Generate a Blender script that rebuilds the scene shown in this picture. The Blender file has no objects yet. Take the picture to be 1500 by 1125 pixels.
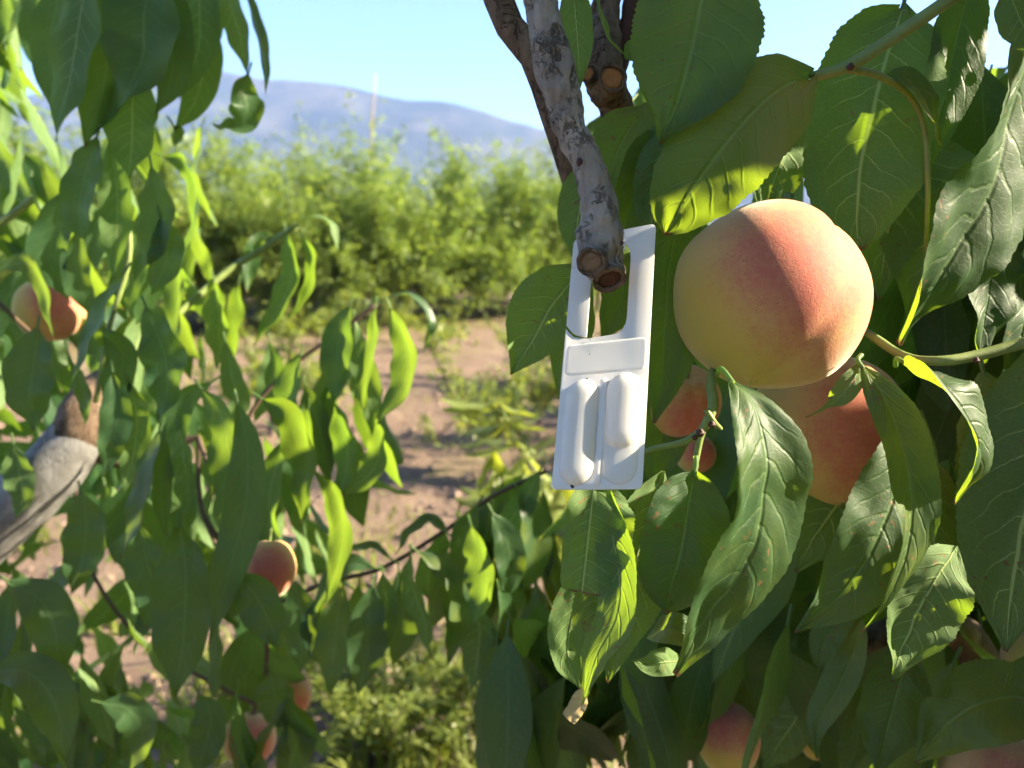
import bpy, bmesh, math, random
import numpy as np
from mathutils import Vector, Matrix, noise

random.seed(7)
R_ = math.radians
scene = bpy.context.scene

# ---------------------------------------------------------------- camera
W, H, FPX = 1500.0, 1125.0, 1155.0
PITCH = math.atan(212.5 / FPX)
CAM = Vector((0, 0, 1.5))
RT = Vector((1, 0, 0))
FW = Vector((0, math.cos(PITCH), -math.sin(PITCH)))
UP = Vector((0, math.sin(PITCH), math.cos(PITCH)))
cam_d = bpy.data.cameras.new('camera')
cam = bpy.data.objects.new('camera', cam_d)
scene.collection.objects.link(cam)
cam.location = CAM
cam.rotation_euler = (math.pi / 2 - PITCH, 0, 0)
cam_d.sensor_width = 36
cam_d.lens = 36 * FPX / W
cam_d.clip_start = 0.01
cam_d.clip_end = 20000
cam_d.dof.use_dof = True
cam_d.dof.focus_distance = 0.305
cam_d.dof.aperture_fstop = cam_d.lens / 2.5
scene.camera = cam

# ---------------------------------------------------------------- light
SUN_AZ = R_(89)          # from +Y (view direction) towards +X
SUN_EL = R_(29)
S = Vector((math.sin(SUN_AZ) * math.cos(SUN_EL), math.cos(SUN_AZ) * math.cos(SUN_EL), math.sin(SUN_EL)))
world = bpy.data.worlds.new('World')
scene.world = world
world.use_nodes = True
wn = world.node_tree
bg = wn.nodes['Background']
sky = wn.nodes.new('ShaderNodeTexSky')
sky.sky_type = 'NISHITA'
sky.sun_disc = False
sky.sun_elevation = SUN_EL
sky.sun_rotation = SUN_AZ
sky.altitude = 300
sky.air_density = 0.85
sky.dust_density = 1.0
sky.ozone_density = 5.0
wn.links.new(sky.outputs[0], bg.inputs[0])
bg.inputs[1].default_value = 0.062
sl = bpy.data.lights.new('sun', 'SUN')
sl.energy = 5.0
sl.angle = R_(0.55)
sl.color = (1.0, 0.86, 0.62)
sun = bpy.data.objects.new('sun', sl)
scene.collection.objects.link(sun)
sun.rotation_euler = (-S).to_track_quat('-Z', 'Y').to_euler()
vs = scene.view_settings
vs.view_transform = 'Standard'
vs.look = 'None'
vs.gamma = 1
vs.exposure = 2.75
vs.use_curve_mapping = False
scene.cycles.use_denoising = True
scene.cycles.use_adaptive_sampling = True
scene.cycles.adaptive_threshold = 0.03
scene.cycles.max_bounces = 5
scene.cycles.diffuse_bounces = 3
scene.cycles.transparent_max_bounces = 8
scene.cycles.transmission_bounces = 6
scene.cycles.volume_bounces = 0
scene.cycles.sample_clamp_indirect = 6

# ---------------------------------------------------------------- helpers
def at(px, py, d):
    return CAM + RT * ((px - 750) / FPX * d) - UP * ((py - 562.5) / FPX * d) + FW * d

def cdir(r, u, t):
    """direction given as right, up, towards the camera"""
    return (RT * r + UP * u - FW * t).normalized()

def on_ground(px, py, z=0.0):
    v = RT * ((px - 750) / FPX) - UP * ((py - 562.5) / FPX) + FW
    return CAM + v * ((z - CAM.z) / v.z)

def to_px(p):
    q = p - CAM
    d = q.dot(FW)
    if d <= 0.01:
        return None
    return (750 + q.dot(RT) / d * FPX, 562.5 - q.dot(UP) / d * FPX, d)

def link(o):
    scene.collection.objects.link(o)
    return o

def tag(o, label=None, cat=None, group=None, kind=None):
    if label: o['label'] = label
    if cat: o['category'] = cat
    if group: o['group'] = group
    if kind: o['kind'] = kind
    return o

def empty(name, loc):
    o = bpy.data.objects.new(name, None)
    o.location = loc
    return link(o)

def mesh_obj(name, verts, faces, mat, parent=None, uvs=None, smooth=True, loc=None):
    me = bpy.data.meshes.new(name)
    me.from_pydata([tuple(v) for v in verts], [], faces)
    if smooth:
        me.shade_smooth()
    if uvs is not None:
        l = me.uv_layers.new(name='UVMap')
        idx = np.empty(len(me.loops), dtype=np.int32)
        me.loops.foreach_get('vertex_index', idx)
        l.data.foreach_set('uv', np.asarray(uvs, dtype=np.float32)[idx].ravel())
    if mat:
        me.materials.append(mat)
    o = bpy.data.objects.new(name, me)
    link(o)
    if parent:
        o.parent = parent
        if loc is None:
            loc = -parent.location if parent.parent is None else Vector((0, 0, 0))
    if loc is not None:
        o.location = loc
    return o

def catmull(pts, n):
    pts = [Vector(p) for p in pts]
    if len(pts) == 2:
        return [pts[0].lerp(pts[1], i / n) for i in range(n + 1)]
    # chord-length parameter
    P = [pts[0] * 2 - pts[1]] + pts + [pts[-1] * 2 - pts[-2]]
    L = [0]
    for i in range(1, len(pts)):
        L.append(L[-1] + (pts[i] - pts[i - 1]).length)
    out = []
    for k in range(n + 1):
        s = L[-1] * k / n
        i = 0
        while i < len(pts) - 2 and s > L[i + 1]:
            i += 1
        t = (s - L[i]) / max(1e-9, L[i + 1] - L[i])
        p0, p1, p2, p3 = P[i], P[i + 1], P[i + 2], P[i + 3]
        out.append(0.5 * ((2 * p1) + (p2 - p0) * t + (2 * p0 - 5 * p1 + 4 * p2 - p3) * t * t + (3 * p1 - p0 - 3 * p2 + p3) * t ** 3))
    return out

def lerp_tab(tab, x):
    for (a, va), (b, vb) in zip(tab, tab[1:]):
        if x <= b:
            return va + (vb - va) * (x - a) / (b - a)
    return tab[-1][1]

def tube_data(pts, radii, n=24, segs=14, amp=0.0, freq=60.0, cap=True, seed=0):
    C = catmull(pts, n)
    V, F = [], []
    T0 = (C[1] - C[0]).normalized()
    N = T0.orthogonal().normalized()
    k = len(radii) - 1
    for i, c in enumerate(C):
        T = (C[min(i + 1, n)] - C[max(i - 1, 0)]).normalized()
        N = (N - T * N.dot(T)).normalized()
        B = T.cross(N)
        x = i / n * k
        j = min(int(x), k - 1)
        r = radii[j] + (radii[j + 1] - radii[j]) * (x - j)
        for s in range(segs):
            a = 2 * math.pi * s / segs
            dv = N * math.cos(a) + B * math.sin(a)
            rr = r
            if amp:
                q = (c + dv * r) * freq + Vector((seed, 0, 0))
                rr = r * (1 + amp * (noise.noise(q) + 0.5 * noise.noise(q * 2.3)))
            V.append(c + dv * rr)
    for i in range(n):
        for s in range(segs):
            a, b = i * segs + s, i * segs + (s + 1) % segs
            F.append((a, b, b + segs, a + segs))
    if cap:
        F.append(tuple(range(segs - 1, -1, -1)))
        F.append(tuple(n * segs + s for s in range(segs)))
    return V, F

def tube(name, pts, radii, mat, parent=None, **kw):
    V, F = tube_data(pts, radii, **kw)
    return mesh_obj(name, V, F, mat, parent)

# ---------------------------------------------------------------- node helpers
class G:
    def __init__(self, name):
        self.m = bpy.data.materials.new(name)
        self.m.use_nodes = True
        self.t = self.m.node_tree
        for n in list(self.t.nodes):
            self.t.nodes.remove(n)
        self.out = self.t.nodes.new('ShaderNodeOutputMaterial')
    def n(self, typ, ins=None, **props):
        nd = self.t.nodes.new(typ)
        for k, v in props.items():
            setattr(nd, k, v)
        for k, v in (ins or {}).items():
            s = nd.inputs[k]
            if isinstance(v, bpy.types.NodeSocket):
                self.t.links.new(v, s)
            else:
                s.default_value = v
        return nd
    def math(self, op, a, b=0.0, c=0.0):
        return self.n('ShaderNodeMath', {0: a, 1: b, 2: c}, operation=op).outputs[0]
    def step(self, x, lo, hi, o0=0.0, o1=1.0):
        return self.n('ShaderNodeMapRange', {0: x, 1: lo, 2: hi, 3: o0, 4: o1}, interpolation_type='SMOOTHSTEP').outputs[0]
    def mix(self, f, a, b, blend='MIX'):
        nd = self.n('ShaderNodeMix', data_type='RGBA', blend_type=blend)
        for i, v in ((0, f), (6, a), (7, b)):
            s = nd.inputs[i]
            if isinstance(v, bpy.types.NodeSocket):
                self.t.links.new(v, s)
            else:
                s.default_value = v if i == 0 else (tuple(v) + (1,) if len(v) == 3 else v)
        return nd.outputs[2]
    def noise(self, vec, scale, detail=4.0, rough=0.55, dist=0.0):
        return self.n('ShaderNodeTexNoise', {'Vector': vec, 'Scale': scale, 'Detail': detail, 'Roughness': rough, 'Distortion': dist}).outputs[0]
    def bump(self, h, strength=0.5, dist=0.001, normal=None):
        ins = {'Height': h, 'Strength': strength, 'Distance': dist}
        if normal is not None: ins['Normal'] = normal
        return self.n('ShaderNodeBump', ins).outputs[0]
    def done(self, sh):
        self.t.links.new(sh, self.out.inputs[0])
        return self.m

def c4(c):
    return tuple(c) + (1,)

def leaf_material(name, top=(0.015, 0.043, 0.021), top2=(0.038, 0.080, 0.032), under=(0.085, 0.15, 0.05),
                  trans=(0.34, 0.60, 0.022), tw=0.28, detail=True, rough=0.54, vary=0.5):
    g = G(name)
    uv = g.n('ShaderNodeTexCoord').outputs['UV']
    obj = g.n('ShaderNodeTexCoord').outputs['Object']
    sp = g.n('ShaderNodeSeparateXYZ', {0: uv})
    u, vv = sp.outputs[0], sp.outputs[1]
    v = g.math('MULTIPLY_ADD', vv, 2.0, -1.0)
    a = g.math('ABSOLUTE', v)
    rnd = g.n('ShaderNodeObjectInfo').outputs['Random']
    geo = g.n('ShaderNodeNewGeometry')
    back = geo.outputs['Backfacing']
    n1 = g.noise(obj, 55.0, 4.0 if detail else 0.0)
    n2 = g.noise(obj, 900.0, 3.0)
    side = g.math('GREATER_THAN', v, 0.0)
    wob = g.math('MULTIPLY', n1, 0.9)
    apow = g.math('POWER', a, 1.35)
    ph = g.math('MULTIPLY_ADD', u, 10.0, wob)
    ph = g.math('MULTIPLY_ADD', apow, -1.9, ph)
    ph = g.math('MULTIPLY_ADD', side, 0.45, ph)
    ph = g.math('ADD', ph, g.math('MULTIPLY', rnd, 7.0))
    fr = g.math('FRACT', ph)
    tri = g.math('ABSOLUTE', g.math('MULTIPLY_ADD', fr, 2.0, -1.0))
    fade = g.step(a, 0.35, 0.92, 1.0, 0.0)
    lat = g.math('MULTIPLY', g.step(tri, 0.93, 0.99), fade)
    latw = g.math('MULTIPLY', g.step(tri, 0.72, 1.0), g.step(a, 0.5, 1.0, 1.0, 0.0))
    mid = g.step(a, 0.016, 0.036, 1.0, 0.0)
    midw = g.step(a, 0.02, 0.11, 1.0, 0.0)
    vein = g.math('MAXIMUM', lat, mid)
    if detail:
        mp = g.n('ShaderNodeMapping', {0: uv, 3: (52.0, 15.0, 1.0)}).outputs[0]
        mpn = g.n('ShaderNodeVectorMath', {0: mp, 1: g.n('ShaderNodeTexNoise', {'Vector': mp, 'Scale': 0.9}).outputs[1]}, operation='ADD').outputs[0]
        vo = g.n('ShaderNodeTexVoronoi', {'Vector': mpn, 'Scale': 1.0}, feature='DISTANCE_TO_EDGE').outputs[0]
        ret = g.step(vo, 0.0, 0.07, 1.0, 0.0)
    else:
        ret = 0.0
    # colours
    tone = g.math('ADD', g.math('MULTIPLY', rnd, vary), g.math('MULTIPLY', n1, 0.8 - vary * 0.5))
    ctop = g.mix(tone, top, top2)
    yel = g.math('MULTIPLY', g.step(g.math('FRACT', g.math('MULTIPLY', rnd, 37.0)), 0.80, 1.0), g.step(n1, 0.35, 0.7))
    ctop = g.mix(g.math('MULTIPLY', yel, 0.6), ctop, (0.12, 0.15, 0.025))
    ctop = g.mix(g.math('MULTIPLY', vein, 0.62), ctop, (0.13, 0.21, 0.075))
    cund = g.mix(g.math('MULTIPLY', n1, 0.8), under, tuple(x * 0.72 for x in under))
    cund = g.mix(g.math('MULTIPLY', vein, 0.85), cund, (0.36, 0.44, 0.16))
    if detail:
        ctop = g.mix(g.math('MULTIPLY', ret, 0.16), ctop, (0.12, 0.21, 0.05))
        cund = g.mix(g.math('MULTIPLY', ret, 0.3), cund, (0.24, 0.33, 0.11))
    col = g.mix(back, ctop, cund)
    spot = 0.0
    if detail:
        spot = g.step(g.noise(obj, 330.0, 2.0, 0.4), 0.655, 0.69)
        spot = g.math('MULTIPLY', spot, g.step(g.noise(obj, 30.0, 1.0), 0.5, 0.62))
    tipb = g.step(g.math('ADD', u, g.math('MULTIPLY', n1, 0.05)), 1.0, 1.02)
    brown = g.math('MAXIMUM', g.math('MULTIPLY', spot, 0.8), tipb)
    col = g.mix(brown, col, (0.20, 0.11, 0.045))
    tc = g.mix(tone, trans, (trans[0] * 1.5, trans[1] * 1.12, trans[2] * 1.3))
    tc = g.mix(g.math('MULTIPLY', vein, 0.35), tc, (0.34, 0.50, 0.06))
    tc = g.mix(brown, tc, (0.22, 0.11, 0.03))
    # relief
    h = g.math('MULTIPLY', latw, -0.4)
    h = g.math('MULTIPLY_ADD', midw, -1.0, h)
    h = g.math('MULTIPLY_ADD', n1, 0.5, h)
    if detail:
        h = g.math('MULTIPLY_ADD', ret, -0.06, h)
        h = g.math('MULTIPLY_ADD', n2, 0.05, h)
    bp = g.bump(h, 0.6, 0.0009) if detail else geo.outputs['Normal']
    rgh = g.math('MULTIPLY_ADD', back, 0.22, rough)
    pr = g.n('ShaderNodeBsdfPrincipled', {'Base Color': col, 'Roughness': rgh, 'Normal': bp})
    pr.inputs['Specular IOR Level'].default_value = 0.32
    tr = g.n('ShaderNodeBsdfTranslucent', {'Color': tc, 'Normal': bp})
    ms = g.n('ShaderNodeMixShader', {0: tw})
    g.t.links.new(pr.outputs[0], ms.inputs[1])
    g.t.links.new(tr.outputs[0], ms.inputs[2])
    return g.done(ms.outputs[0])

M = {}
M['leaf'] = leaf_material('peach_leaf')
M['leaf_soft'] = leaf_material('peach_leaf_plain', top=(0.010, 0.035, 0.017), top2=(0.034, 0.074, 0.028), tw=0.30, trans=(0.27, 0.50, 0.03), rough=0.45, detail=False)
def crown_material(name, a, b, trans, tw=0.42):
    g = G(name)
    ri = g.n('ShaderNodeNewGeometry').outputs['Random Per Island']
    col = g.mix(ri, a, b)
    tc = g.mix(ri, trans, (trans[0] * 1.4, trans[1] * 1.1, trans[2]))
    pr = g.n('ShaderNodeBsdfPrincipled', {'Base Color': col, 'Roughness': 0.5})
    pr.inputs['Specular IOR Level'].default_value = 0.4
    tr = g.n('ShaderNodeBsdfTranslucent', {'Color': tc})
    ms = g.n('ShaderNodeMixShader', {0: tw})
    g.t.links.new(pr.outputs[0], ms.inputs[1])
    g.t.links.new(tr.outputs[0], ms.inputs[2])
    return g.done(ms.outputs[0])
M['leaf_far'] = crown_material('orchard_leaf', (0.072, 0.118, 0.027), (0.185, 0.235, 0.065), (0.27, 0.42, 0.05))
M['leaf_young'] = crown_material('young_leaf', (0.08, 0.125, 0.025), (0.17, 0.20, 0.045), (0.32, 0.42, 0.03), 0.42)

def bark_material(name, a, b, dark, scale=1.0, rough=0.85, white=0.0):
    g = G(name)
    obj = g.n('ShaderNodeTexCoord').outputs['Object']
    mp = g.n('ShaderNodeMapping', {0: obj, 3: (1.0, 1.0, 0.35)}).outputs[0]
    n1 = g.noise(mp, 120 * scale, 6.0, 0.65, 0.6)
    n2 = g.noise(obj, 38 * scale, 4.0, 0.6)
    warp = g.n('ShaderNodeVectorMath', {0: mp, 1: g.n('ShaderNodeVectorMath', {0: g.n('ShaderNodeTexNoise', {'Vector': obj, 'Scale': 160.0 * scale, 'Detail': 3.0}).outputs[1], 1: (0.010 / scale,) * 3}, operation='MULTIPLY').outputs[0]}, operation='ADD').outputs[0]
    mq = g.n('ShaderNodeMapping', {0: warp, 3: (1.0, 1.0, 0.45)}).outputs[0]
    r1 = g.math('ABSOLUTE', g.math('SUBTRACT', g.noise(mq, 190.0 * scale, 4.0, 0.65, 0.2), 0.5))
    r2 = g.math('ABSOLUTE', g.math('SUBTRACT', g.noise(g.n('ShaderNodeMapping', {0: obj, 3: (0.5, 0.5, 1.6)}).outputs[0], 170.0 * scale, 3.0, 0.6, 0.5), 0.5))
    crack = g.math('MULTIPLY', g.step(r1, 0.0, 0.045, 1.0, 0.0), g.step(g.noise(obj, 95 * scale, 3.0), 0.46, 0.62))
    crack = g.math('MAXIMUM', crack, g.math('MULTIPLY', g.step(r2, 0.0, 0.022, 1.0, 0.0), g.step(g.noise(obj, 70 * scale, 2.0), 0.55, 0.66)))
    col = g.mix(g.step(n1, 0.3, 0.7), a, b)
    col = g.mix(g.math('MULTIPLY', crack, 0.55), col, dark)
    col = g.mix(g.math('MULTIPLY', g.step(n2, 0.60, 0.74), 0.45), col, tuple(x * 0.5 + y * 0.5 for x, y in zip(a, dark)))
    if white:
        col = g.mix(g.math('MULTIPLY', g.step(g.noise(obj, 26.0 * scale, 5.0, 0.7), 0.40, 0.52), white), col, (0.55, 0.56, 0.56))
    h = g.math('MULTIPLY_ADD', crack, -1.2, g.math('ADD', n1, g.math('MULTIPLY', n2, 0.6)))
    bp = g.bump(h, 0.3 if white else 0.9, 0.0016 / scale)
    pr = g.n('ShaderNodeBsdfPrincipled', {'Base Color': col, 'Roughness': rough, 'Normal': bp})
    pr.inputs['Specular IOR Level'].default_value = 0.2
    return g.done(pr.outputs[0])

M['bark'] = bark_material('grey_bark', (0.17, 0.143, 0.12), (0.33, 0.29, 0.25), (0.022, 0.016, 0.012))
M['bark_dark'] = bark_material('brown_bark', (0.085, 0.055, 0.035), (0.19, 0.135, 0.095), (0.015, 0.009, 0.006), 0.9)
M['bark_pale'] = bark_material('pale_bark', (0.11, 0.105, 0.10), (0.21, 0.205, 0.20), (0.02, 0.018, 0.016), 0.45, 0.8, 0.10)
M['bark_far'] = bark_material('far_bark', (0.10, 0.075, 0.055), (0.2, 0.16, 0.12), (0.03, 0.02, 0.015), 0.05)

def simple(name, col, rough=0.6, var=0.25, scale=60.0, bumpd=0.0005, spec=0.35, trans=0.0, tcol=None):
    g = G(name)
    obj = g.n('ShaderNodeTexCoord').outputs['Object']
    n1 = g.noise(obj, scale, 5.0, 0.6)
    c = g.mix(n1, tuple(x * (1 - var) for x in col), tuple(min(1, x * (1 + var)) for x in col))
    bp = g.bump(n1, 0.6, bumpd)
    pr = g.n('ShaderNodeBsdfPrincipled', {'Base Color': c, 'Roughness': rough, 'Normal': bp})
    pr.inputs['Specular IOR Level'].default_value = spec
    if trans:
        tr = g.n('ShaderNodeBsdfTranslucent', {'Color': c4(tcol or col)})
        ms = g.n('ShaderNodeMixShader', {0: trans})
        g.t.links.new(pr.outputs[0], ms.inputs[1])
        g.t.links.new(tr.outputs[0], ms.inputs[2])
        return g.done(ms.outputs[0])
    return g.done(pr.outputs[0])

M['twig'] = simple('green_twig', (0.16, 0.21, 0.06), 0.5, 0.35, 150.0)
M['twig_brown'] = simple('brown_twig', (0.085, 0.055, 0.035), 0.7, 0.4, 120.0)
M['bud'] = simple('red_bud', (0.055, 0.022, 0.018), 0.6, 0.4, 300.0)
M['cut'] = simple('cut_wood', (0.40, 0.17, 0.055), 0.75, 0.3, 260.0, 0.0006)
M['cut_grey'] = simple('weathered_cut', (0.17, 0.105, 0.055), 0.85, 0.7, 420.0, 0.0014)
M['cut_dark'] = simple('dark_heartwood', (0.06, 0.022, 0.012), 0.75, 0.75, 420.0, 0.0016)
M['plastic'] = simple('white_plastic', (0.80, 0.80, 0.795), 0.38, 0.03, 40.0, 0.00006, 0.45, 0.22, (0.85, 0.80, 0.70))
M['gel'] = simple('milky_blister', (0.80, 0.79, 0.76), 0.28, 0.04, 60.0, 0.00008, 0.5, 0.30, (0.88, 0.80, 0.66))
M['speck'] = simple('dirt_speck', (0.03, 0.025, 0.02), 0.8)
M['dry_tip'] = simple('dry_leaf', (0.40, 0.34, 0.17), 0.75, 0.3, 300.0, 0.0004, 0.2, 0.35, (0.7, 0.52, 0.25))
M['pole'] = simple('weathered_pole', (0.26, 0.20, 0.16), 0.8, 0.25, 6.0)
M['grass'] = simple('green_grass', (0.12, 0.145, 0.03), 0.55, 0.5, 9.0, 0.0003, 0.3, 0.40, (0.30, 0.36, 0.04))
M['straw'] = simple('dry_straw', (0.36, 0.28, 0.17), 0.75, 0.3, 12.0, 0.0003, 0.25)
M['clod'] = simple('soil_clod', (0.22, 0.155, 0.115), 0.95, 0.35, 30.0, 0.004, 0.1)

def peach_material():
    g = G('peach_skin')
    obj = g.n('ShaderNodeTexCoord').outputs['Object']
    rad = g.n('ShaderNodeObjectInfo').outputs['Random']
    L = g.n('ShaderNodeAttribute', attribute_name='unit_dir', attribute_type='GEOMETRY').outputs['Vector']
    def dot(v):
        return g.n('ShaderNodeVectorMath', {0: L, 1: Vector(v).normalized()}, operation='DOT_PRODUCT').outputs['Value']
    nb = g.noise(g.n('ShaderNodeVectorMath', {0: L, 1: g.n('ShaderNodeCombineXYZ', {0: rad, 1: rad, 2: rad}).outputs[0]}, operation='ADD').outputs[0], 2.3, 5.0, 0.6)
    b1 = g.math('ADD', dot((0.30, -0.62, 0.55)), g.math('MULTIPLY_ADD', nb, 0.7, -0.35))
    blush = g.step(b1, 0.18, 1.10)
    edge = g.step(g.math('ADD', dot((0.80, -0.45, -0.22)), g.math('MULTIPLY_ADD', nb, 0.6, -0.3)), 0.50, 1.1)
    blush = g.math('MAXIMUM', blush, g.math('MULTIPLY', edge, 0.75))
    nf = g.noise(obj, 1500.0, 3.0, 0.6)
    nm = g.noise(obj, 420.0, 4.0, 0.7)
    gr = g.step(g.math('ADD', dot((-0.75, -0.2, -0.6)), g.math('MULTIPLY', nb, 0.3)), 0.1, 1.0)
    base = g.mix(gr, (0.53, 0.305, 0.125), (0.41, 0.325, 0.06))
    sp = g.math('ADD', blush, g.math('MULTIPLY', g.math('SUBTRACT', nm, 0.5), 0.85))
    sp = g.math('MULTIPLY', g.step(sp, 0.05, 1.1), 0.92)
    col = g.mix(sp, base, (0.43, 0.105, 0.085))
    speck = g.math('MULTIPLY', g.step(g.noise(obj, 1100.0, 2.0, 0.5), 0.62, 0.72), g.step(blush, 0.02, 0.5, 0.12, 0.55))
    col = g.mix(speck, col, (0.30, 0.065, 0.035))
    bp = g.bump(g.math('ADD', nf, nm), 0.35, 0.0004)
    pr = g.n('ShaderNodeBsdfPrincipled', {'Base Color': col, 'Roughness': 0.72, 'Normal': bp})
    pr.inputs['Specular IOR Level'].default_value = 0.22
    pr.inputs['Sheen Weight'].default_value = 0.5
    pr.inputs['Sheen Roughness'].default_value = 0.38
    pr.inputs['Sheen Tint'].default_value = (1.0, 0.86, 0.68, 1)
    pr.inputs['Subsurface Weight'].default_value = 0.35
    pr.inputs['Subsurface Radius'].default_value = (0.006, 0.0025, 0.001)
    pr.inputs['Subsurface Scale'].default_value = 0.32
    return g.done(pr.outputs[0])
M['peach'] = peach_material()

def ground_material():
    g = G('orchard_soil')
    obj = g.n('ShaderNodeTexCoord').outputs['Object']
    n0 = g.noise(obj, 0.35, 4.0)
    n1 = g.noise(obj, 3.0, 6.0, 0.65)
    n2 = g.noise(obj, 28.0, 6.0, 0.7)
    n3 = g.noise(obj, 130.0, 3.0, 0.7)
    col = g.mix(g.step(n1, 0.3, 0.7), (0.11, 0.074, 0.056), (0.205, 0.142, 0.105))
    col = g.mix(g.math('MULTIPLY', g.step(n2, 0.35, 0.75), 0.6), col, (0.25, 0.18, 0.13))
    col = g.mix(g.math('MULTIPLY', g.step(n3, 0.56, 0.66), 0.5), col, (0.40, 0.31, 0.21))
    col = g.mix(g.math('MULTIPLY', g.step(n3, 0.45, 0.34), 0.5), col, (0.13, 0.085, 0.06))
    col = g.mix(g.math('MULTIPLY', g.step(n0, 0.52, 0.66), 0.35), col, (0.20, 0.21, 0.08))
    h = g.math('ADD', g.math('MULTIPLY', n2, 1.0), g.math('MULTIPLY', n3, 0.35))
    bp = g.bump(h, 0.9, 0.03)
    pr = g.n('ShaderNodeBsdfPrincipled', {'Base Color': col, 'Roughness': 0.95, 'Normal': bp})
    pr.inputs['Specular IOR Level'].default_value = 0.1
    return g.done(pr.outputs[0])
M['ground'] = ground_material()

def hill_material():
    g = G('hillside_scrub')
    obj = g.n('ShaderNodeTexCoord').outputs['Object']
    n1 = g.noise(obj, 0.006, 6.0, 0.6)
    n2 = g.noise(obj, 0.04, 5.0, 0.7)
    col = g.mix(g.step(n1, 0.4, 0.62), (0.03, 0.035, 0.025), (0.075, 0.068, 0.05))
    col = g.mix(g.step(n2, 0.5, 0.7), col, (0.025, 0.032, 0.02))
    pr = g.n('ShaderNodeBsdfPrincipled', {'Base Color': col, 'Roughness': 0.95})
    pr.inputs['Specular IOR Level'].default_value = 0.05
    return g.done(pr.outputs[0])
M['hill'] = hill_material()

# ================================================================ SETTING
def build_ground():
    V, F = [], []
    nr, ns = 190, 220
    for i in range(nr):
        r = 0.4 * (9000 / 0.4) ** ((i / (nr - 1)) ** 1.25)
        for s in range(ns):
            a = 2 * math.pi * s / ns
            x, y = r * math.sin(a), r * math.cos(a)
            z = 0.0
            if r < 60:
                f = 1 if r < 25 else (60 - r) / 35
                z = f * (0.05 * noise.noise(Vector((x * 0.8, y * 0.8, 0))) + 0.028 * noise.noise(Vector((x * 4, y * 4, 3))) + 0.014 * noise.noise(Vector((x * 11, y * 11, 5))))
            V.append((x, y, z))
    for i in range(nr - 1):
        for s in range(ns):
            a, b = i * ns + s, i * ns + (s + 1) % ns
            F.append((a, a + ns, b + ns, b))
    V.append((0, 0, 0))
    for s in range(ns):
        F.append((len(V) - 1, s, (s + 1) % ns))
    o = mesh_obj('ground', V, F, M['ground'])
    tag(o, 'bare brown orchard soil with dry straw between the tree rows', 'ground', kind='structure')
build_ground()

RIDGE = [(-900, 300), (-400, 235), (0, 160), (150, 128), (300, 110), (340, 108), (400, 121), (470, 124), (520, 130), (560, 142),
         (600, 150), (660, 152), (700, 163), (750, 180), (800, 192), (850, 206), (950, 225), (1150, 255), (1500, 285), (2300, 310)]
def build_mountain():
    D0, D1 = 1500.0, 2300.0
    V, F = [], []
    nx, ny = 260, 40
    for i in range(nx + 1):
        px = -900 + 3200 * i / nx
        py = lerp_tab(RIDGE, px)
        x1 = (px - 750) / FPX * D1
        hr = (350 - py) / FPX * D1 * 0.955 + 1.5
        for j in range(ny + 1):
            t = j / ny
            y = D0 + (D1 - D0) * t
            x = x1 * (y / D1) ** 0.35
            prof = t ** 1.25
            z = hr * prof
            n = noise.fractal(Vector((x * 0.0042, y * 0.0042, 1.7)), 1.0, 2.0, 5)
            z += n * 30 * math.sin(min(1, t * 1.02) * math.pi) ** 0.8 * (0.4 + hr / 500) + 4 * noise.noise(Vector((x * 0.02, y * 0.02, 9))) * t
            V.append((x, y, z - 6 * (1 - t)))
    # far slope falls away behind the ridge
    for i in range(nx + 1):
        x, y, z = V[i * (ny + 1) + ny]
        V.append((x * 1.15, y + 700, -5))
    off = (nx + 1) * (ny + 1)
    for i in range(nx):
        for j in range(ny):
            a = i * (ny + 1) + j
            F.append((a, a + ny + 1, a + ny + 2, a + 1))
        a = i * (ny + 1) + ny
        F.append((a, a + ny + 1, off + i + 1, off + i))
    o = mesh_obj('mountain', V, F, M['hill'])
    tag(o, 'long blue hazy mountain ridge sloping down to the right on the horizon', 'mountain', kind='structure')
build_mountain()

def build_haze():
    bm = bmesh.new()
    bmesh.ops.create_cube(bm, size=1)
    me = bpy.data.meshes.new('haze')
    x0, x1, y0, y1, z0, z1 = -9200, 9200, -9200, 9200, -8, 520
    for v in bm.verts:
        v.co = Vector((x1 if v.co.x > 0 else x0, y1 if v.co.y > 0 else y0, z1 if v.co.z > 0 else z0))
    bm.to_mesh(me); bm.free()
    m = bpy.data.materials.new('haze_air')
    m.use_nodes = True
    t = m.node_tree
    for n in list(t.nodes):
        t.nodes.remove(n)
    out = t.nodes.new('ShaderNodeOutputMaterial')
    pv = t.nodes.new('ShaderNodeVolumePrincipled')
    pv.inputs['Color'].default_value = (0.33, 0.51, 1.0, 1)
    pv.inputs['Density'].default_value = 0.00018
    pv.inputs['Anisotropy'].default_value = 0.0
    t.links.new(pv.outputs[0], out.inputs['Volume'])
    me.materials.append(m)
    o = link(bpy.data.objects.new('haze', me))
    tag(o, 'thin blue haze in the air towards the mountain', 'haze', kind='stuff')
build_haze()

# ---------------------------------------------------------------- leaves
PROFILE = [(0, 0.05), (0.05, 0.26), (0.12, 0.52), (0.22, 0.78), (0.35, 0.96), (0.45, 1.0), (0.58, 0.96), (0.70, 0.80), (0.80, 0.58), (0.90, 0.28), (0.96, 0.11), (1.0, 0.012)]
BLUNT = [(0, 0.05), (0.04, 0.30), (0.10, 0.58), (0.22, 0.86), (0.38, 1.0), (0.60, 0.99), (0.76, 0.88), (0.88, 0.62), (0.95, 0.36), (1.0, 0.02)]
CUTOFF = [(0, 0.05), (0.05, 0.35), (0.15, 0.75), (0.30, 0.98), (0.50, 1.0), (0.75, 0.97), (0.93, 0.9), (0.985, 0.8), (1.0, 0.3)]

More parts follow.
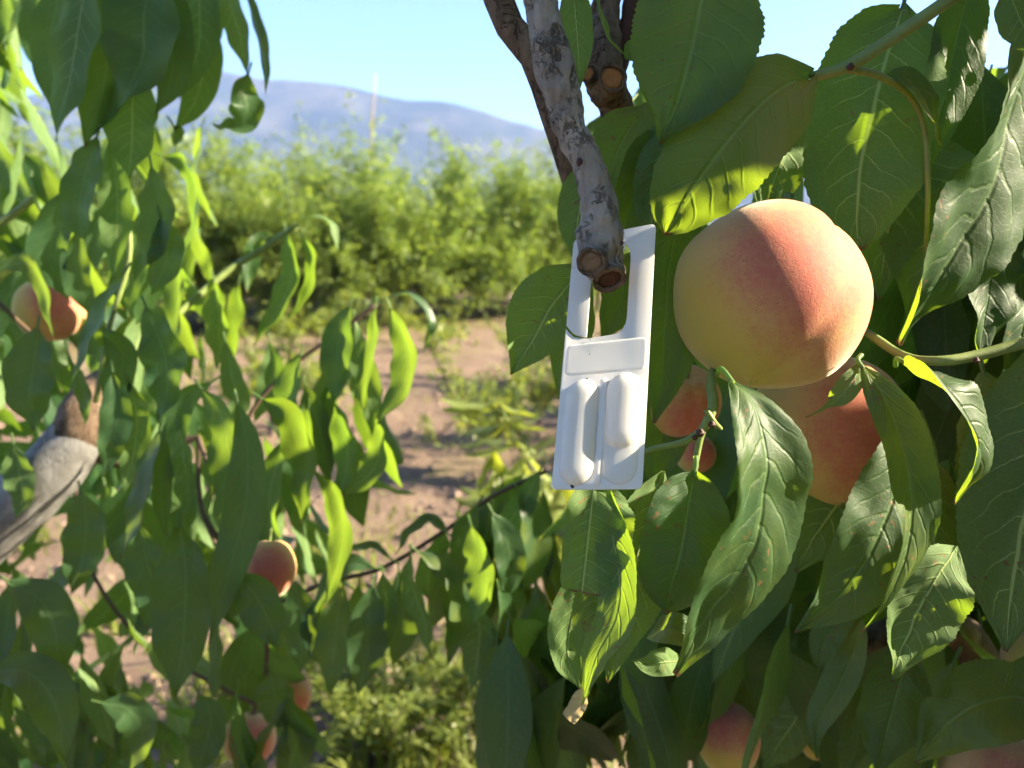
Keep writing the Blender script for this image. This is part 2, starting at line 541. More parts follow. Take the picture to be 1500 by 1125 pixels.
def leaf_geom(C3, hw, N0, N1=None, nu=30, nv=6, fold=0.2, curl=0.0, wave=0.07, wfreq=3.0, teeth=0, prof=PROFILE, petiole=None,
              pucker=0.0, seed=0.0, hwR=None, thick=0.0, pr=0.0009, bite=None):
    """midrib points (world), half width (m), surface normal at base and tip -> verts, faces, uvs"""
    C = catmull(C3, nu)
    L = sum((C[i + 1] - C[i]).length for i in range(nu))
    N1 = N1 or N0
    V, F, U = [], [], []
    cols = [math.copysign(abs(x) ** 0.85, x) for x in np.linspace(-1, 1, nv + 1)]
    hwR = hwR or hw
    for i, c in enumerate(C):
        t = i / nu
        T = (C[min(i + 1, nu)] - C[max(i - 1, 0)]).normalized()
        N = N0.lerp(N1, t)
        N = N - T * N.dot(T)
        if N.length < 1e-4:
            N = T.orthogonal()
        N.normalize()
        B = N.cross(T)
        w = lerp_tab(prof, t)
        for v in cols:
            av = abs(v)
            h = hw if v < 0 else hwR
            ww = w * h
            if teeth and av > 0.99:
                k = (t * teeth + (0.3 if v > 0 else 0)) % 1.0
                ww *= 1 + (0.045 * k - 0.02) + 0.02 * noise.noise(Vector((t * 30, v * 5, seed)))
            ww *= 1 + 0.05 * noise.noise(Vector((t * 5.0, v * 3.0, seed + 3)))
            if bite:
                for (bt, bs, bw, bd) in bite:
                    if bs * v > 0.4:
                        ww *= 1 - bd * math.exp(-((t - bt) / bw) ** 2) * (av - 0.4) / 0.6
            z = fold * av * ww + curl * av * av * ww
            z += wave * h * av * av * math.sin(wfreq * 2 * math.pi * t + (1.3 if v > 0 else 0) + seed) * min(1, 5 * t) * min(1, 6 * (1 - t) + 0.2)
            z += 0.16 * h * noise.noise(Vector((t * 4, v * 1.5, seed + 7))) + 0.05 * h * noise.noise(Vector((t * 11, v * 4, seed + 9)))
            if pucker:
                ph = 10 * t - 1.9 * av ** 1.35 + (0.45 if v > 0 else 0)
                z += pucker * (0.5 - 0.5 * math.cos(2 * math.pi * (ph))) * av ** 0.5 * (1 - av ** 3) * w
            V.append(c + B * (v * ww) + N * z)
            U.append((t, v * 0.5 + 0.5))
    m = nv + 1
    for i in range(nu):
        for j in range(nv):
            a = i * m + j
            F.append((a, a + m, a + m + 1, a + 1))
    if petiole:
        tv, tf = tube_data(petiole, [pr * 1.15, pr], n=6 if len(petiole) > 2 else 3, segs=6, cap=False)
        o = len(V)
        V += tv
        U += [(0.5, 0.5)] * len(tv)
        F += [tuple(x + o for x in f) for f in tf]
    return V, F, U

LIT = []      # (world point, radius) that the sun reaches
SHADE = []    # (world point, radius) kept in shade

def leaf(tree, ctrl, hw, d=0.3, n=(0, 0, 1), n2=None, side=1, hero=True, stalk=None, mat=None, name='leaf', label=None, **kw):
    pts = []
    for c in ctrl:
        dd = c[2] if len(c) > 2 else 0.0
        pts.append(at(c[0], c[1], d + dd))
    hwm = hw * d / FPX
    N0 = cdir(*n) * side
    N1 = cdir(*(n2 or n)) * side
    T = (pts[0] - pts[1]).normalized()
    pet = None
    if stalk == 0:
        pet = None
    elif stalk:
        sp = at(stalk[0], stalk[1], d + (stalk[2] if len(stalk) > 2 else 0.0))
        midp = pts[0] + T * (sp - pts[0]).length * 0.45
        pet = [sp, midp, pts[0] - T * 0.002]
    else:
        pet = [pts[0] + T * 0.010, pts[0] - T * 0.002]
    if hero:
        kw.setdefault('nu', 96); kw.setdefault('nv', 14); kw.setdefault('teeth', 32)
        kw.setdefault('pucker', hwm * 0.02)
    else:
        kw.setdefault('nu', 24); kw.setdefault('nv', 6); kw.setdefault('wave', 0.12); kw.setdefault('fold', 0.25 * side); hwm *= 0.97
    kw.setdefault('seed', random.random() * 50)
    kw['hw'] = hwm
    if 'hwR' in kw and kw['hwR']:
        kw['hwR'] = kw['hwR'] * d / FPX
    V, F, U = leaf_geom(pts, kw.pop('hw'), N0, N1, petiole=pet, **kw)
    base = pts[0]
    V = [v - base for v in V]
    o = mesh_obj(name, V, F, mat or (M['leaf'] if hero else M['leaf_soft']), tree, uvs=U, loc=base - tree.location)
    if label: o['label'] = label
    return o

# hanging filler leaf meshes, unit length 1 along -Z, top side facing -Y
def filler_meshes(mat, k=8, nu=9, nv=4):
    out = []
    for q in range(k):
        rs = random.Random(100 + q)
        bend = rs.uniform(-0.25, 0.35)
        sway = rs.uniform(-0.15, 0.15)
        pts = [Vector((0, 0, 0)), Vector((sway * 0.5, bend * 0.10, -0.33)), Vector((sway, bend * 0.45, -0.68)), Vector((sway * 0.6, bend * 1.0, -0.97))]
        tw = rs.uniform(-0.7, 0.7)
        V, F, U = leaf_geom(pts, rs.uniform(0.13, 0.17), Vector((0, -1, 0)), Vector((tw, -1, 0)).normalized(), nu=nu, nv=nv,
                            fold=rs.uniform(0.05, 0.45), wave=rs.uniform(0.05, 0.2), wfreq=rs.uniform(1.5, 3), seed=q * 3.1,
                            prof=PROFILE if q % 3 else BLUNT, petiole=[Vector((0, 0.02, 0.09)), Vector((0, 0, -0.01))], pr=0.008)
        me = bpy.data.meshes.new('leaf')
        me.from_pydata([tuple(v) for v in V], [], F)
        me.shade_smooth()
        l = me.uv_layers.new(name='UVMap')
        idx = np.empty(len(me.loops), dtype=np.int32)
        me.loops.foreach_get('vertex_index', idx)
        l.data.foreach_set('uv', np.asarray(U, dtype=np.float32)[idx].ravel())
        me.materials.append(mat)
        out.append((me, np.array([tuple(v) for v in V]), F, np.array(U)))
    return out
FILL = filler_meshes(M['leaf_soft'])

def place_leaf(tree, p, length, rot, var):
    o = bpy.data.objects.new('leaf', FILL[var][0])
    link(o)
    o.parent = tree
    o.location = p - tree.location
    o.rotation_euler = rot
    o.scale = (length,) * 3
    return o

# ================================================================ NEAR TREE (right)
TRUNK_R = Vector((1.05, 0.62, 0.0))
near = empty('peach_tree', TRUNK_R)
tag(near, 'close peach tree on the right carrying the white dispenser and the large ripe peaches', 'tree')
A = at

def branch(tree, name, pts, radii_px, mat, d=0.3, **kw):
    P, Rr = [], []
    for p in pts:
        dd = d + (p[2] if len(p) > 2 else 0)
        P.append(at(p[0], p[1], dd))
    Rr = [r * (d + (p[2] if len(p) > 2 else 0)) / FPX for r, p in zip(radii_px, pts)]
    return tube(name, P, Rr, mat, tree, **kw)

# trunk and limbs outside the frame that carry what is seen
fork = Vector((0.86, 0.60, 1.25))
tube('trunk', [TRUNK_R + Vector((0, 0, -0.05)), TRUNK_R + Vector((0.01, 0, 0.4)), Vector((0.96, 0.62, 0.9)), fork],
     [0.085, 0.07, 0.062, 0.055], M['bark'], near, n=30, segs=18, amp=0.12, freq=14)
top_pt = at(715, -70, 0.335)
tube('limb', [fork - Vector((0, 0, 0.03)), Vector((0.80, 0.56, 1.6)), Vector((0.55, 0.48, 1.95)), Vector((0.16, 0.40, 2.0)), Vector((-0.03, 0.36, 1.80)), top_pt,
              at(782, 90, 0.335), at(838, 262, 0.345), at(880, 420, 0.40)],
     [0.05, 0.036, 0.026, 0.018, 0.0130, 0.0105, 0.0098, 0.0085, 0.003], M['bark_dark'], near, n=150, segs=22, amp=0.16, freq=90)
tube('limb', [fork - Vector((0, 0, 0.12)), Vector((0.66, 0.62, 1.30)), at(1520, 975, 0.60), at(1390, 915, 0.57), at(1275, 940, 0.58), at(1205, 1010, 0.62)],
     [0.035, 0.026, 0.018, 0.014, 0.013, 0.009], M['bark_dark'], near, n=60, segs=16, amp=0.15, freq=60)
# the stub branch that holds the dispenser
stub = branch(near, 'branch', [(752, -75, 0.035), (785, -20, 0.005), (799, 40, 0), (812, 95), (826, 150), (836, 190), (858, 232), (874, 285), (879, 335), (878, 372), (884, 395, 0.006)],
              [27, 26, 24, 23.5, 24, 31, 25, 22.5, 24, 33, 26], M['bark'], d=0.272, n=300, segs=64, amp=0.15, freq=190)
def disc_cut(name, px, py, d, r_px, nrm, mat, tree, ring=None, parent=None, ex=1.0):
    c = at(px, py, d); n = cdir(*nrm)
    e1 = n.cross(Vector((0, 0, 1))).normalized(); e2 = n.cross(e1)
    r = r_px * d / FPX
    V, F = [c + n * r * 0.02], []
    rings, sg = 6, 28
    for i in range(1, rings + 1):
        for s in range(sg):
            a = 2 * math.pi * s / sg
            k = i / rings
            rr = r * k * (1 + 0.07 * noise.noise(Vector((math.cos(a) * 1.5, math.sin(a) * 1.5, px))))
            z = r * (0.05 * noise.noise(Vector((k * 5, a * 2, py))) - 0.06 * math.sin(k * 9))
            if i == rings: z = -r * 0.35
            V.append(c + e1 * rr * math.cos(a) * ex + e2 * rr * math.sin(a) + n * z)
    for s in range(sg):
        F.append((0, 1 + s, 1 + (s + 1) % sg))
    for i in range(rings - 1):
        for s in range(sg):
            a = 1 + i * sg + s; b = 1 + i * sg + (s + 1) % sg
            F.append((a, a + sg, b + sg, b))
    return mesh_obj(name, V, F, mat, tree)
def collar(px, py, d, r_px, nrm, depth_px, mat, tree, name='branch_stub', ex=1.0, flare=1.25):
    c = at(px, py, d); n = cdir(*nrm)
    r = r_px * d / FPX; L = depth_px * d / FPX
    V, F = tube_data([c + n * r * 0.10, c - n * L * 0.15, c - n * L * 0.5, c - n * L], [r * 0.93, r * 1.10, r * 1.16, r * flare], n=16, segs=28, amp=0.22, freq=170)
    return mesh_obj(name, V, F, mat, tree)
def lip(px, py, d, r_px, nrm, thick, mat, tree):
    c = at(px, py, d); n = cdir(*nrm)
    q1 = n.cross(Vector((0, 0, 1))).normalized(); q2 = n.cross(q1)
    r = r_px * d / FPX
    P = []
    for k in range(33):
        a = 2 * math.pi * k / 32
        rr = r * (1 + 0.10 * noise.noise(Vector((math.cos(a) * 2, math.sin(a) * 2, px))))
        P.append(c + q1 * rr * math.cos(a) + q2 * rr * math.sin(a) + n * r * 0.06 * noise.noise(Vector((a * 2, 3, py))))
    tube('bark_lip', P, [r * thick] * 2, mat, tree, n=96, segs=10, amp=0.5, freq=420, cap=False)
k1 = collar(866, 383, 0.2625, 19, (-0.25, -0.22, 0.9), 34, M['bark'], near)
disc_cut('cut_face', 866, 384, 0.2605, 17.5, (-0.25, -0.22, 0.9), M['cut_grey'], k1)
lip(866, 384, 0.2606, 19, (-0.25, -0.22, 0.9), 0.17, M['bark_dark'], k1)
k2 = collar(893, 402, 0.270, 22, (0.15, -0.75, 0.62), 40, M['bark'], near)
disc_cut('cut_face', 893, 409, 0.2690, 20, (0.15, -0.75, 0.62), M['cut_dark'], k2)
lip(893, 409, 0.2688, 21, (0.15, -0.75, 0.62), 0.20, M['bark_dark'], k2)
# stub continues back through the hole of the dispenser
branch(near, 'branch_stub', [(884, 385, 0.004), (893, 400, 0.03), (902, 398, 0.055)], [24, 21, 15], M['bark_dark'], d=0.272, n=20, segs=18, amp=0.12, freq=150)
# spur buds on the branch
for (px, py, r) in ((849, 236, 4.5), (911, 356, 2.5)):
    c = at(px, py, 0.264); rr = r * 0.264 / FPX
    tube('bud', [c + FW * rr * 2, c, c - UP * rr * 1.6 - RT * rr * 0.6], [rr, rr * 1.1, rr * 0.25], M['bud'], stub, n=8, segs=10)
# old limb behind with two sawn ends
branch(near, 'limb', [(905, -60, 0.02), (885, 30, 0.01), (884, 100), (905, 165, 0.01), (930, 240, 0.03)], [16, 22, 30, 24, 14], M['bark_dark'], d=0.375, n=60, segs=20, amp=0.2, freq=110)
k3 = collar(862, 108, 0.352, 11, (-0.35, 0.05, 0.9), 40, M['bark_dark'], near)
disc_cut('cut_face', 861, 108, 0.3505, 10.5, (-0.35, 0.05, 0.9), M['cut'], k3)
lip(861, 108, 0.3500, 11, (-0.35, 0.05, 0.9), 0.18, M['bark_dark'], k3)
k4 = collar(897, 114, 0.350, 20, (0.12, 0.08, 0.95), 50, M['bark_dark'], near, ex=1.1)
disc_cut('cut_face', 897, 114, 0.3480, 19, (0.12, 0.08, 0.95), M['cut'], k4)
lip(897, 114, 0.3478, 20, (0.12, 0.08, 0.95), 0.14, M['bark_dark'], k4)
branch(near, 'branch', [(938, -50), (925, 20), (912, 70), (898, 112, 0.0)], [15, 15, 15, 16], M['cut_dark'], d=0.385, n=30, segs=14, amp=0.12, freq=130)
tube('branch', [Vector((0.50, 0.47, 1.86)), Vector((0.3, 0.42, 1.80)), at(938, -50, 0.385)], [0.009, 0.007, 0.005], M['bark_dark'], near, n=20, segs=10)
# green shoots
branch(near, 'twig', [(1640, -190, 0.05), (1500, -85, 0.02), (1395, -4), (1292, 66), (1240, 98), (1188, 113)], [12, 11, 9.5, 9.5, 10, 7.5], M['twig'], d=0.295, n=60, segs=14, amp=0.06, freq=120)
tube('branch', [Vector((0.80, 0.56, 1.6)), Vector((0.55, 0.42, 1.68)), at(1640, -190, 0.345)], [0.012, 0.007, 0.0035], M['bark'], near, n=24, segs=10)
branch(near, 'twig', [(1640, 440, 0.05), (1540, 492), (1490, 505), (1430, 521), (1375, 529), (1325, 522, 0.01), (1270, 487, 0.025)], [11, 10, 9.5, 9, 8.5, 7, 6], M['twig'], d=0.325, n=50, segs=12, amp=0.06, freq=120)
tube('branch', [fork + Vector((-0.01, 0, 0.0)), Vector((0.6, 0.48, 1.50)), at(1640, 440, 0.375)], [0.016, 0.008, 0.0036], M['bark'], near, n=24, segs=10)
branch(near, 'twig', [(1075, 470, 0.05), (1052, 525, 0.03), (1042, 560, 0.01), (1044, 598), (1028, 632), (1021, 665), (1018, 692)], [7.5, 7, 7, 7.5, 8, 6, 4], M['twig'], d=0.312, n=50, segs=12, amp=0.08, freq=150)
branch(near, 'twig', [(1028, 632), (1000, 648, 0.002), (962, 656, 0.008), (925, 668, 0.012)], [6.5, 5, 4.2, 3], M['twig'], d=0.312, n=26, segs=10)
branch(near, 'twig', [(1034, 600), (1046, 618), (1056, 628, 0.006)], [5, 4, 3.0], M['twig'], d=0.310, n=14, segs=8)
tube('branch', [at(1290, 430, 0.46), at(1180, 440, 0.42), at(1075, 470, 0.362)], [0.004, 0.003, 0.0023], M['twig'], near, n=20, segs=10)
tube('branch', [Vector((0.6, 0.48, 1.50)), at(1500, 420, 0.5), at(1290, 430, 0.46)], [0.006, 0.005, 0.004], M['bark'], near, n=20, segs=10)
for (px, py, r, dd) in ((1026, 633, 7, 0.303), (1018, 640, 5, 0.304), (1043, 621, 6, 0.304), (1246, 97, 6, 0.287), (1430, 527, 5, 0.318)):
    c = at(px, py, dd); rr = r * dd / FPX
    tube('bud', [c - UP * rr, c, c + UP * rr * 0.6 - FW * rr * 0.5], [rr * 0.5, rr * 1.05, rr * 0.3], M['bud'], near, n=8, segs=10, amp=0.2, freq=700)

# ---- the leaves one can make out, base to tip in order
NL = lambda *a, **k: leaf(near, *a, **k)
# top row
NL([(1048, -95), (1030, -10), (1013, 75), (992, 150), (966, 212)], 94, 0.285, n=(-0.1, 0.15, 1), fold=0.12, wave=0.05)
NL([(1190, 110, 0.008), (1160, 116, 0.002), (1110, 158), (1060, 215, 0.0), (1010, 285, 0.006), (975, 345, 0.016)], 78, 0.284, n=(0.12, 0.45, 0.9), n2=(0.2, 0.25, 0.95),
   fold=-0.14, wave=0.04, wfreq=1.6, stalk=(1190, 112, 0.010), prof=BLUNT)
NL([(1012, 270, 0.0), (992, 330), (978, 400), (974, 480), (972, 550), (958, 620)], 56, 0.345, n=(0.1, 0.0, 1), n2=(0.3, 0.0, 0.95), fold=0.15, wave=0.06, stalk=0)
NL([(1322, 10, 0.012), (1304, 68, 0.004), (1283, 140), (1264, 230), (1257, 300), (1259, 368)], 92, 0.348, n=(-0.1, 0.1, 1), side=-1, fold=-0.12, wave=0.06, stalk=(1330, -30, 0.01), prof=BLUNT)
NL([(1300, 108, -0.004), (1335, 122), (1362, 160), (1378, 215, 0.01)], 30, 0.325, n=(0.5, 0.5, 1), fold=0.2, stalk=0)
# long one on a bowed stalk with a see-through patch
NL([(1352, 190, 0.006), (1358, 260), (1356, 330), (1352, 402, -0.002), (1330, 470, 0.0)], 84, 0.385, n=(-0.5, 0.05, 0.85), side=-1, fold=-0.1, wave=0.08, hwR=60, stalk=0)
branch(near, 'twig', [(1243, 101), (1290, 112, 0.02), (1332, 140, 0.036), (1353, 185, 0.040), (1359, 260, 0.042), (1358, 330, 0.055), (1354, 402, 0.080)], [6.5, 5.5, 5, 4.5, 4, 3.5, 2.5], M['twig'], d=0.296, n=40, segs=8)
# big bright leaf on the right
NL([(1528, -40, -0.015), (1506, 60, -0.01), (1484, 170, -0.004), (1448, 280, 0), (1400, 368), (1352, 440, 0.004), (1318, 506, 0.012)],
   100, 0.345, n=(0.55, 0.32, 0.75), n2=(0.6, 0.3, 0.7), fold=0.16, wave=0.07, wfreq=2.0, pucker=0.0007)
NL([(1478, 300, 0.01), (1455, 380), (1444, 450), (1440, 535)], 52, 0.375, n=(0.45, 0.2, 1), fold=0.2, wave=0.1, stalk=0)
NL([(1502, 380, 0.01), (1495, 470), (1482, 560), (1470, 640)], 40, 0.385, n=(0.4, 0, 1), fold=0.2, stalk=0)
NL([(1475, -20), (1495, 30), (1525, 85)], 30, 0.30, n=(-0.2, 0.2, 1), side=-1, stalk=0)
NL([(1430, -60), (1410, 20), (1395, 90), (1372, 180), (1360, 250)], 46, 0.35, n=(0.2, 0.2, 1), fold=0.2)
# right of the peach, lower
NL([(1322, 530, 0.012), (1350, 546, 0.002), (1392, 580, -0.006), (1422, 632, -0.004), (1424, 680), (1398, 738, 0.006)], 54, 0.305, n=(0.55, 0.6, 0.6), n2=(0.5, 0.3, 0.8), fold=0.35, wave=0.06, stalk=(1312, 536, 0.02))
NL([(1262, 536, 0.01), (1290, 578, 0), (1318, 640), (1334, 705), (1334, 780), (1312, 850), (1262, 925, 0.006)], 44, 0.300, n=(-0.3, 0.35, 1), n2=(0.8, 0.1, 0.6), fold=0.25, wave=0.08, stalk=(1262, 520, 0.015))
NL([(1345, 600, 0.02), (1322, 690, 0.008), (1282, 790), (1235, 868), (1165, 927, -0.004)], 62, 0.322, n=(0.1, 0.3, 1), fold=0.12, wave=0.06, stalk=0)
NL([(1585, 470, 0.0), (1545, 600), (1512, 720), (1488, 830), (1474, 955)], 112, 0.335, n=(-0.15, 0.0, 1), side=-1, fold=-0.12, wave=0.05)
NL([(1400, 800, 0.008), (1378, 838), (1350, 885), (1328, 930), (1305, 998, -0.004)], 62, 0.312, n=(-0.1, 0.2, 1), n2=(0.2, 0, 1), side=-1, fold=-0.2, wave=0.06, stalk=0, hwR=52)
NL([(1440, 545), (1452, 600), (1448, 680), (1420, 780)], 58, 0.345, n=(0.1, 0.1, 1), side=-1, fold=-0.1)
NL([(1345, 655, 0.01), (1370, 730), (1365, 830), (1340, 930)], 66, 0.352, n=(0.2, 0.1, 1), side=-1, stalk=0)
# below the dispenser and the peach
NL([(1070, 556, 0.008), (1094, 586, 0.0), (1117, 650, -0.006), (1121, 705, -0.008), (1108, 778, -0.006), (1072, 850, -0.003), (1030, 915), (988, 988, 0.004)],
   78, 0.282, n=(0.46, 0.3, 0.82), n2=(0.58, 0.25, 0.72), fold=0.12, wave=0.08, wfreq=1.6, hwR=80, stalk=(1050, 548, 0.022), pucker=0.0009)
NL([(1018, 690, 0.004), (1010, 735), (1000, 795), (986, 850), (976, 897)], 62, 0.300, n=(0, 0.2, 1), fold=0.14, wave=0.07, prof=BLUNT, stalk=(1019, 668, 0.006))
NL([(872, 700, 0.006), (866, 745), (860, 800), (852, 868)], 66, 0.300, n=(-0.1, 0.0, 1), side=-1, fold=-0.1, wave=0.14, prof=CUTOFF, stalk=0, hwR=36)
NL([(878, 690, 0.012), (892, 760, 0.004), (906, 840), (902, 905, -0.004), (872, 965, -0.006), (850, 1042, -0.004)], 34, 0.297, n=(-0.4, 0.1, 1), n2=(-0.75, 0.1, 0.7), side=-1, fold=-0.3, wave=0.1, stalk=0, hwR=30)
NL([(972, 690, 0.01), (945, 770, 0.004), (925, 860), (905, 940), (890, 1000)], 54, 0.315, n=(0.1, 0.1, 1), side=-1, fold=-0.14, stalk=0)
NL([(905, 800, 0.0), (884, 870), (872, 950), (868, 1005)], 40, 0.322, n=(-0.3, 0, 1), side=-1, fold=-0.2, stalk=0)
NL([(865, 820, 0.0), (842, 890), (832, 960), (850, 1010)], 34, 0.33, n=(0.1, 0, 1), side=-1, fold=-0.1, stalk=0)
NL([(1085, 760, 0.0), (1062, 800), (1040, 840), (1020, 890)], 28, 0.318, n=(0.3, 0.1, 1), side=-1, fold=-0.1, stalk=0)
NL([(952, 930, 0.02), (978, 922, 0), (1010, 930), (1035, 948, 0.01)], 26, 0.335, n=(-0.2, 0.7, 0.8), fold=0.3, stalk=0)
NL([(1000, 968, 0.01), (972, 970), (948, 974), (924, 966)], 20, 0.318, n=(0.1, 0.5, 1), side=-1, fold=-0.2, stalk=0)
# behind peach two
NL([(1300, 660, 0.02), (1252, 712), (1205, 768), (1165, 838)], 62, 0.39, n=(0, 0.2, 1), side=-1, fold=-0.08, stalk=0)
NL([(1262, 530, 0), (1250, 556, -0.004), (1222, 588, -0.004), (1180, 612, 0.0)], 17, 0.312, n=(0.5, 0.8, 0.3), side=-1, fold=-0.1, stalk=0)
NL([(1262, 545, 0), (1282, 560), (1300, 600), (1292, 640)], 20, 0.34, n=(0.3, 0.3, 1), stalk=0)
# left of the dispenser
NL([(852, 388, 0.004), (832, 418), (806, 452), (780, 500), (748, 549)], 42, 0.322, n=(0.1, 0.2, 1), side=-1, fold=-0.2, wave=0.05, hwR=56)
NL([(862, 400, 0.01), (846, 450), (832, 520), (818, 584)], 32, 0.345, n=(0.1, 0, 1), side=-1, stalk=0)
NL([(872, 228, 0.004), (856, 275), (846, 325), (842, 385)], 33, 0.318, n=(-0.2, 0.1, 1), side=-1, fold=-0.1, stalk=0)
NL([(838, -40), (843, 20), (847, 75), (850, 130)], 25, 0.325, n=(-0.2, 0, 1), side=-1, fold=-0.1, stalk=0)
NL([(866, -30, 0), (878, 20), (892, 60), (922, 86)], 15, 0.318, n=(0.8, 0.4, 0.35), fold=0.3, stalk=0, teeth=20)
NL([(915, 86), (928, 76), (945, 56)], 17, 0.33, n=(0, 0.2, 1), stalk=0)
NL([(952, 150, 0.01), (915, 200), (895, 255), (885, 335)], 44, 0.345, n=(-0.2, 0.2, 1), fold=0.15, stalk=0)
NL([(962, 190, 0.01), (945, 240), (925, 300), (905, 372)], 34, 0.338, n=(0.1, 0.1, 1), fold=0.5, stalk=0)
NL([(985, 180, 0.01), (970, 240), (958, 300), (948, 360)], 36, 0.33, n=(0.1, 0.1, 1), side=-1, stalk=0)
NL([(1168, 170, 0.02), (1150, 222), (1132, 270), (1118, 330)], 44, 0.36, n=(0.1, 0.1, 1), side=-1, fold=-0.1, stalk=0)
NL([(1335, 180, 0.03), (1310, 260), (1300, 340), (1288, 440)], 62, 0.39, n=(-0.2, 0.1, 1), side=-1, fold=-0.1, stalk=0)
NL([(930, 370, 0.01), (915, 410), (905, 450), (880, 500)], 34, 0.345, n=(0.3, 0.2, 1), fold=0.1, stalk=0)
NL([(1000, 500, 0.01), (985, 560), (970, 640), (955, 720)], 46, 0.40, n=(0.1, 0.1, 1), stalk=0)
# lower right, a little out of focus
NL([(1335, 950, 0.01), (1318, 1000), (1302, 1060), (1285, 1135)], 50, 0.41, n=(-0.2, 0.2, 1), fold=0.15, stalk=(1350, 915, 0.06))
NL([(1540, 1030, 0.01), (1470, 1022), (1400, 1050), (1340, 1118)], 58, 0.39, n=(-0.1, 0.5, 0.9), fold=0.1, bite=[(0.62, -1, 0.06, 0.5)])
NL([(1262, 905, 0.02), (1248, 960), (1225, 1010), (1198, 1060), (1196, 1112)], 26, 0.40, n=(-0.7, 0.2, 0.7), fold=0.3, stalk=0)
NL([(1255, 890), (1225, 915), (1205, 945), (1200, 985)], 22, 0.385, n=(-0.4, 0.4, 0.8), fold=0.3, stalk=0)
NL([(1190, 868, 0.02), (1165, 930), (1140, 990), (1118, 1062)], 60, 0.50, n=(-0.1, 0.2, 1), fold=0.1, stalk=0)
NL([(1205, 980, 0.02), (1180, 1030), (1150, 1080), (1120, 1130)], 46, 0.52, n=(0.1, 0.2, 1), side=-1, stalk=0)
NL([(1275, 1000, 0.02), (1262, 1050), (1250, 1100), (1230, 1160)], 36, 0.47, n=(0.3, 0.2, 1), stalk=0)
NL([(1505, 960, 0.0), (1480, 985), (1472, 1010)], 14, 0.33, n=(0.6, 0.2, 0.8), stalk=0)
# dried torn tip under the dispenser leaves
NL([(853, 1008), (850, 1024), (844, 1038), (832, 1054)], 13, 0.2925, n=(-0.3, 0.2, 1), prof=CUTOFF, stalk=0, hero=False, mat=M['dry_tip'], name='dry_leaf_tip', wave=0.2, nu=24, nv=8, teeth=5)

# ---------------------------------------------------------------- filler leaves of the near tree
def in_any(px, py, boxes):
    return any(x0 <= px <= x1 and y0 <= py <= y1 for (x0, x1, y0, y1) in boxes)

def fill_region(tree, count, box, drange, length=(0.10, 0.13), avoid=(), seed=1, face=0.8, bias=0.0):
    rs = random.Random(seed)
    k = 0; tries = 0
    while k < count and tries < count * 40:
        tries += 1
        px, py = rs.uniform(box[0], box[1]), rs.uniform(box[2], box[3])
        d = rs.uniform(*drange)
        L = rs.uniform(*length)
        ang = rs.gauss(0, 0.35)
        lp = L * FPX / d
        cx, cy = px + math.sin(ang) * lp * 0.5, py + math.cos(ang) * lp * 0.5
        ex, ey = px + math.sin(ang) * lp * 0.92, py + math.cos(ang) * lp * 0.92
        if in_any(px, py, avoid) or in_any(cx, cy, avoid) or in_any(ex, ey, avoid):
            continue
        rz = rs.gauss(bias, face)
        place_leaf(tree, at(px, py, d), L, (rs.gauss(0, 0.3), ang * -1.0, rz), rs.randrange(len(FILL)))
        k += 1
SKYGAPS = [(1120, 1240, -50, 105), (1150, 1200, 130, 300), (600, 830, -100, 700), (1185, 1215, 820, 900), (600, 880, 820, 900)]
fill_region(near, 34, (880, 1480, 100, 640), (0.43, 0.60), avoid=SKYGAPS, seed=11)
fill_region(near, 55, (860, 1500, 600, 1000), (0.44, 0.68), avoid=SKYGAPS, seed=12)
fill_region(near, 22, (1330, 1560, 60, 560), (0.40, 0.55), avoid=SKYGAPS, seed=13)
fill_region(near, 44, (715, 960, 840, 1010), (0.52, 0.75), length=(0.10, 0.12), avoid=[(600, 725, 800, 1200)], seed=14)

# ---------------------------------------------------------------- peaches
def peach_mesh(name='peach'):
    V, F, D = [], [], []
    nt, npn = 48, 72
    for i in range(nt + 1):
        th = math.pi * i / nt
        for j in range(npn):
            ph = 2 * math.pi * j / npn
            dv = Vector((math.sin(th) * math.cos(ph), math.sin(th) * math.sin(ph), math.cos(th)))
            dp = (ph + math.pi) % (2 * math.pi) - math.pi
            g = 0.7 * math.exp(-(dp / 0.16) ** 2) * min(1, math.sin(th) * 1.3) * (0.65 + 0.35 * math.cos(th))
            r = 1 - 0.075 * g + 0.035 * noise.noise(dv * 1.5)
            r *= 1 + 0.03 * math.exp(-((abs(dp) - 0.75) / 0.5) ** 2)
            v = dv * r
            v.z -= 0.22 * math.exp(-(th / 0.30) ** 2)
            v.z -= 0.05 * math.exp(-((math.pi - th) / 0.25) ** 2)
            v.x *= 1.0; v.z *= 0.985
            V.append(v); D.append(dv)
    for i in range(nt):
        for j in range(npn):
            a, b = i * npn + j, i * npn + (j + 1) % npn
            F.append((a, a + npn, b + npn, b))
    return V, F
PV, PF = peach_mesh()
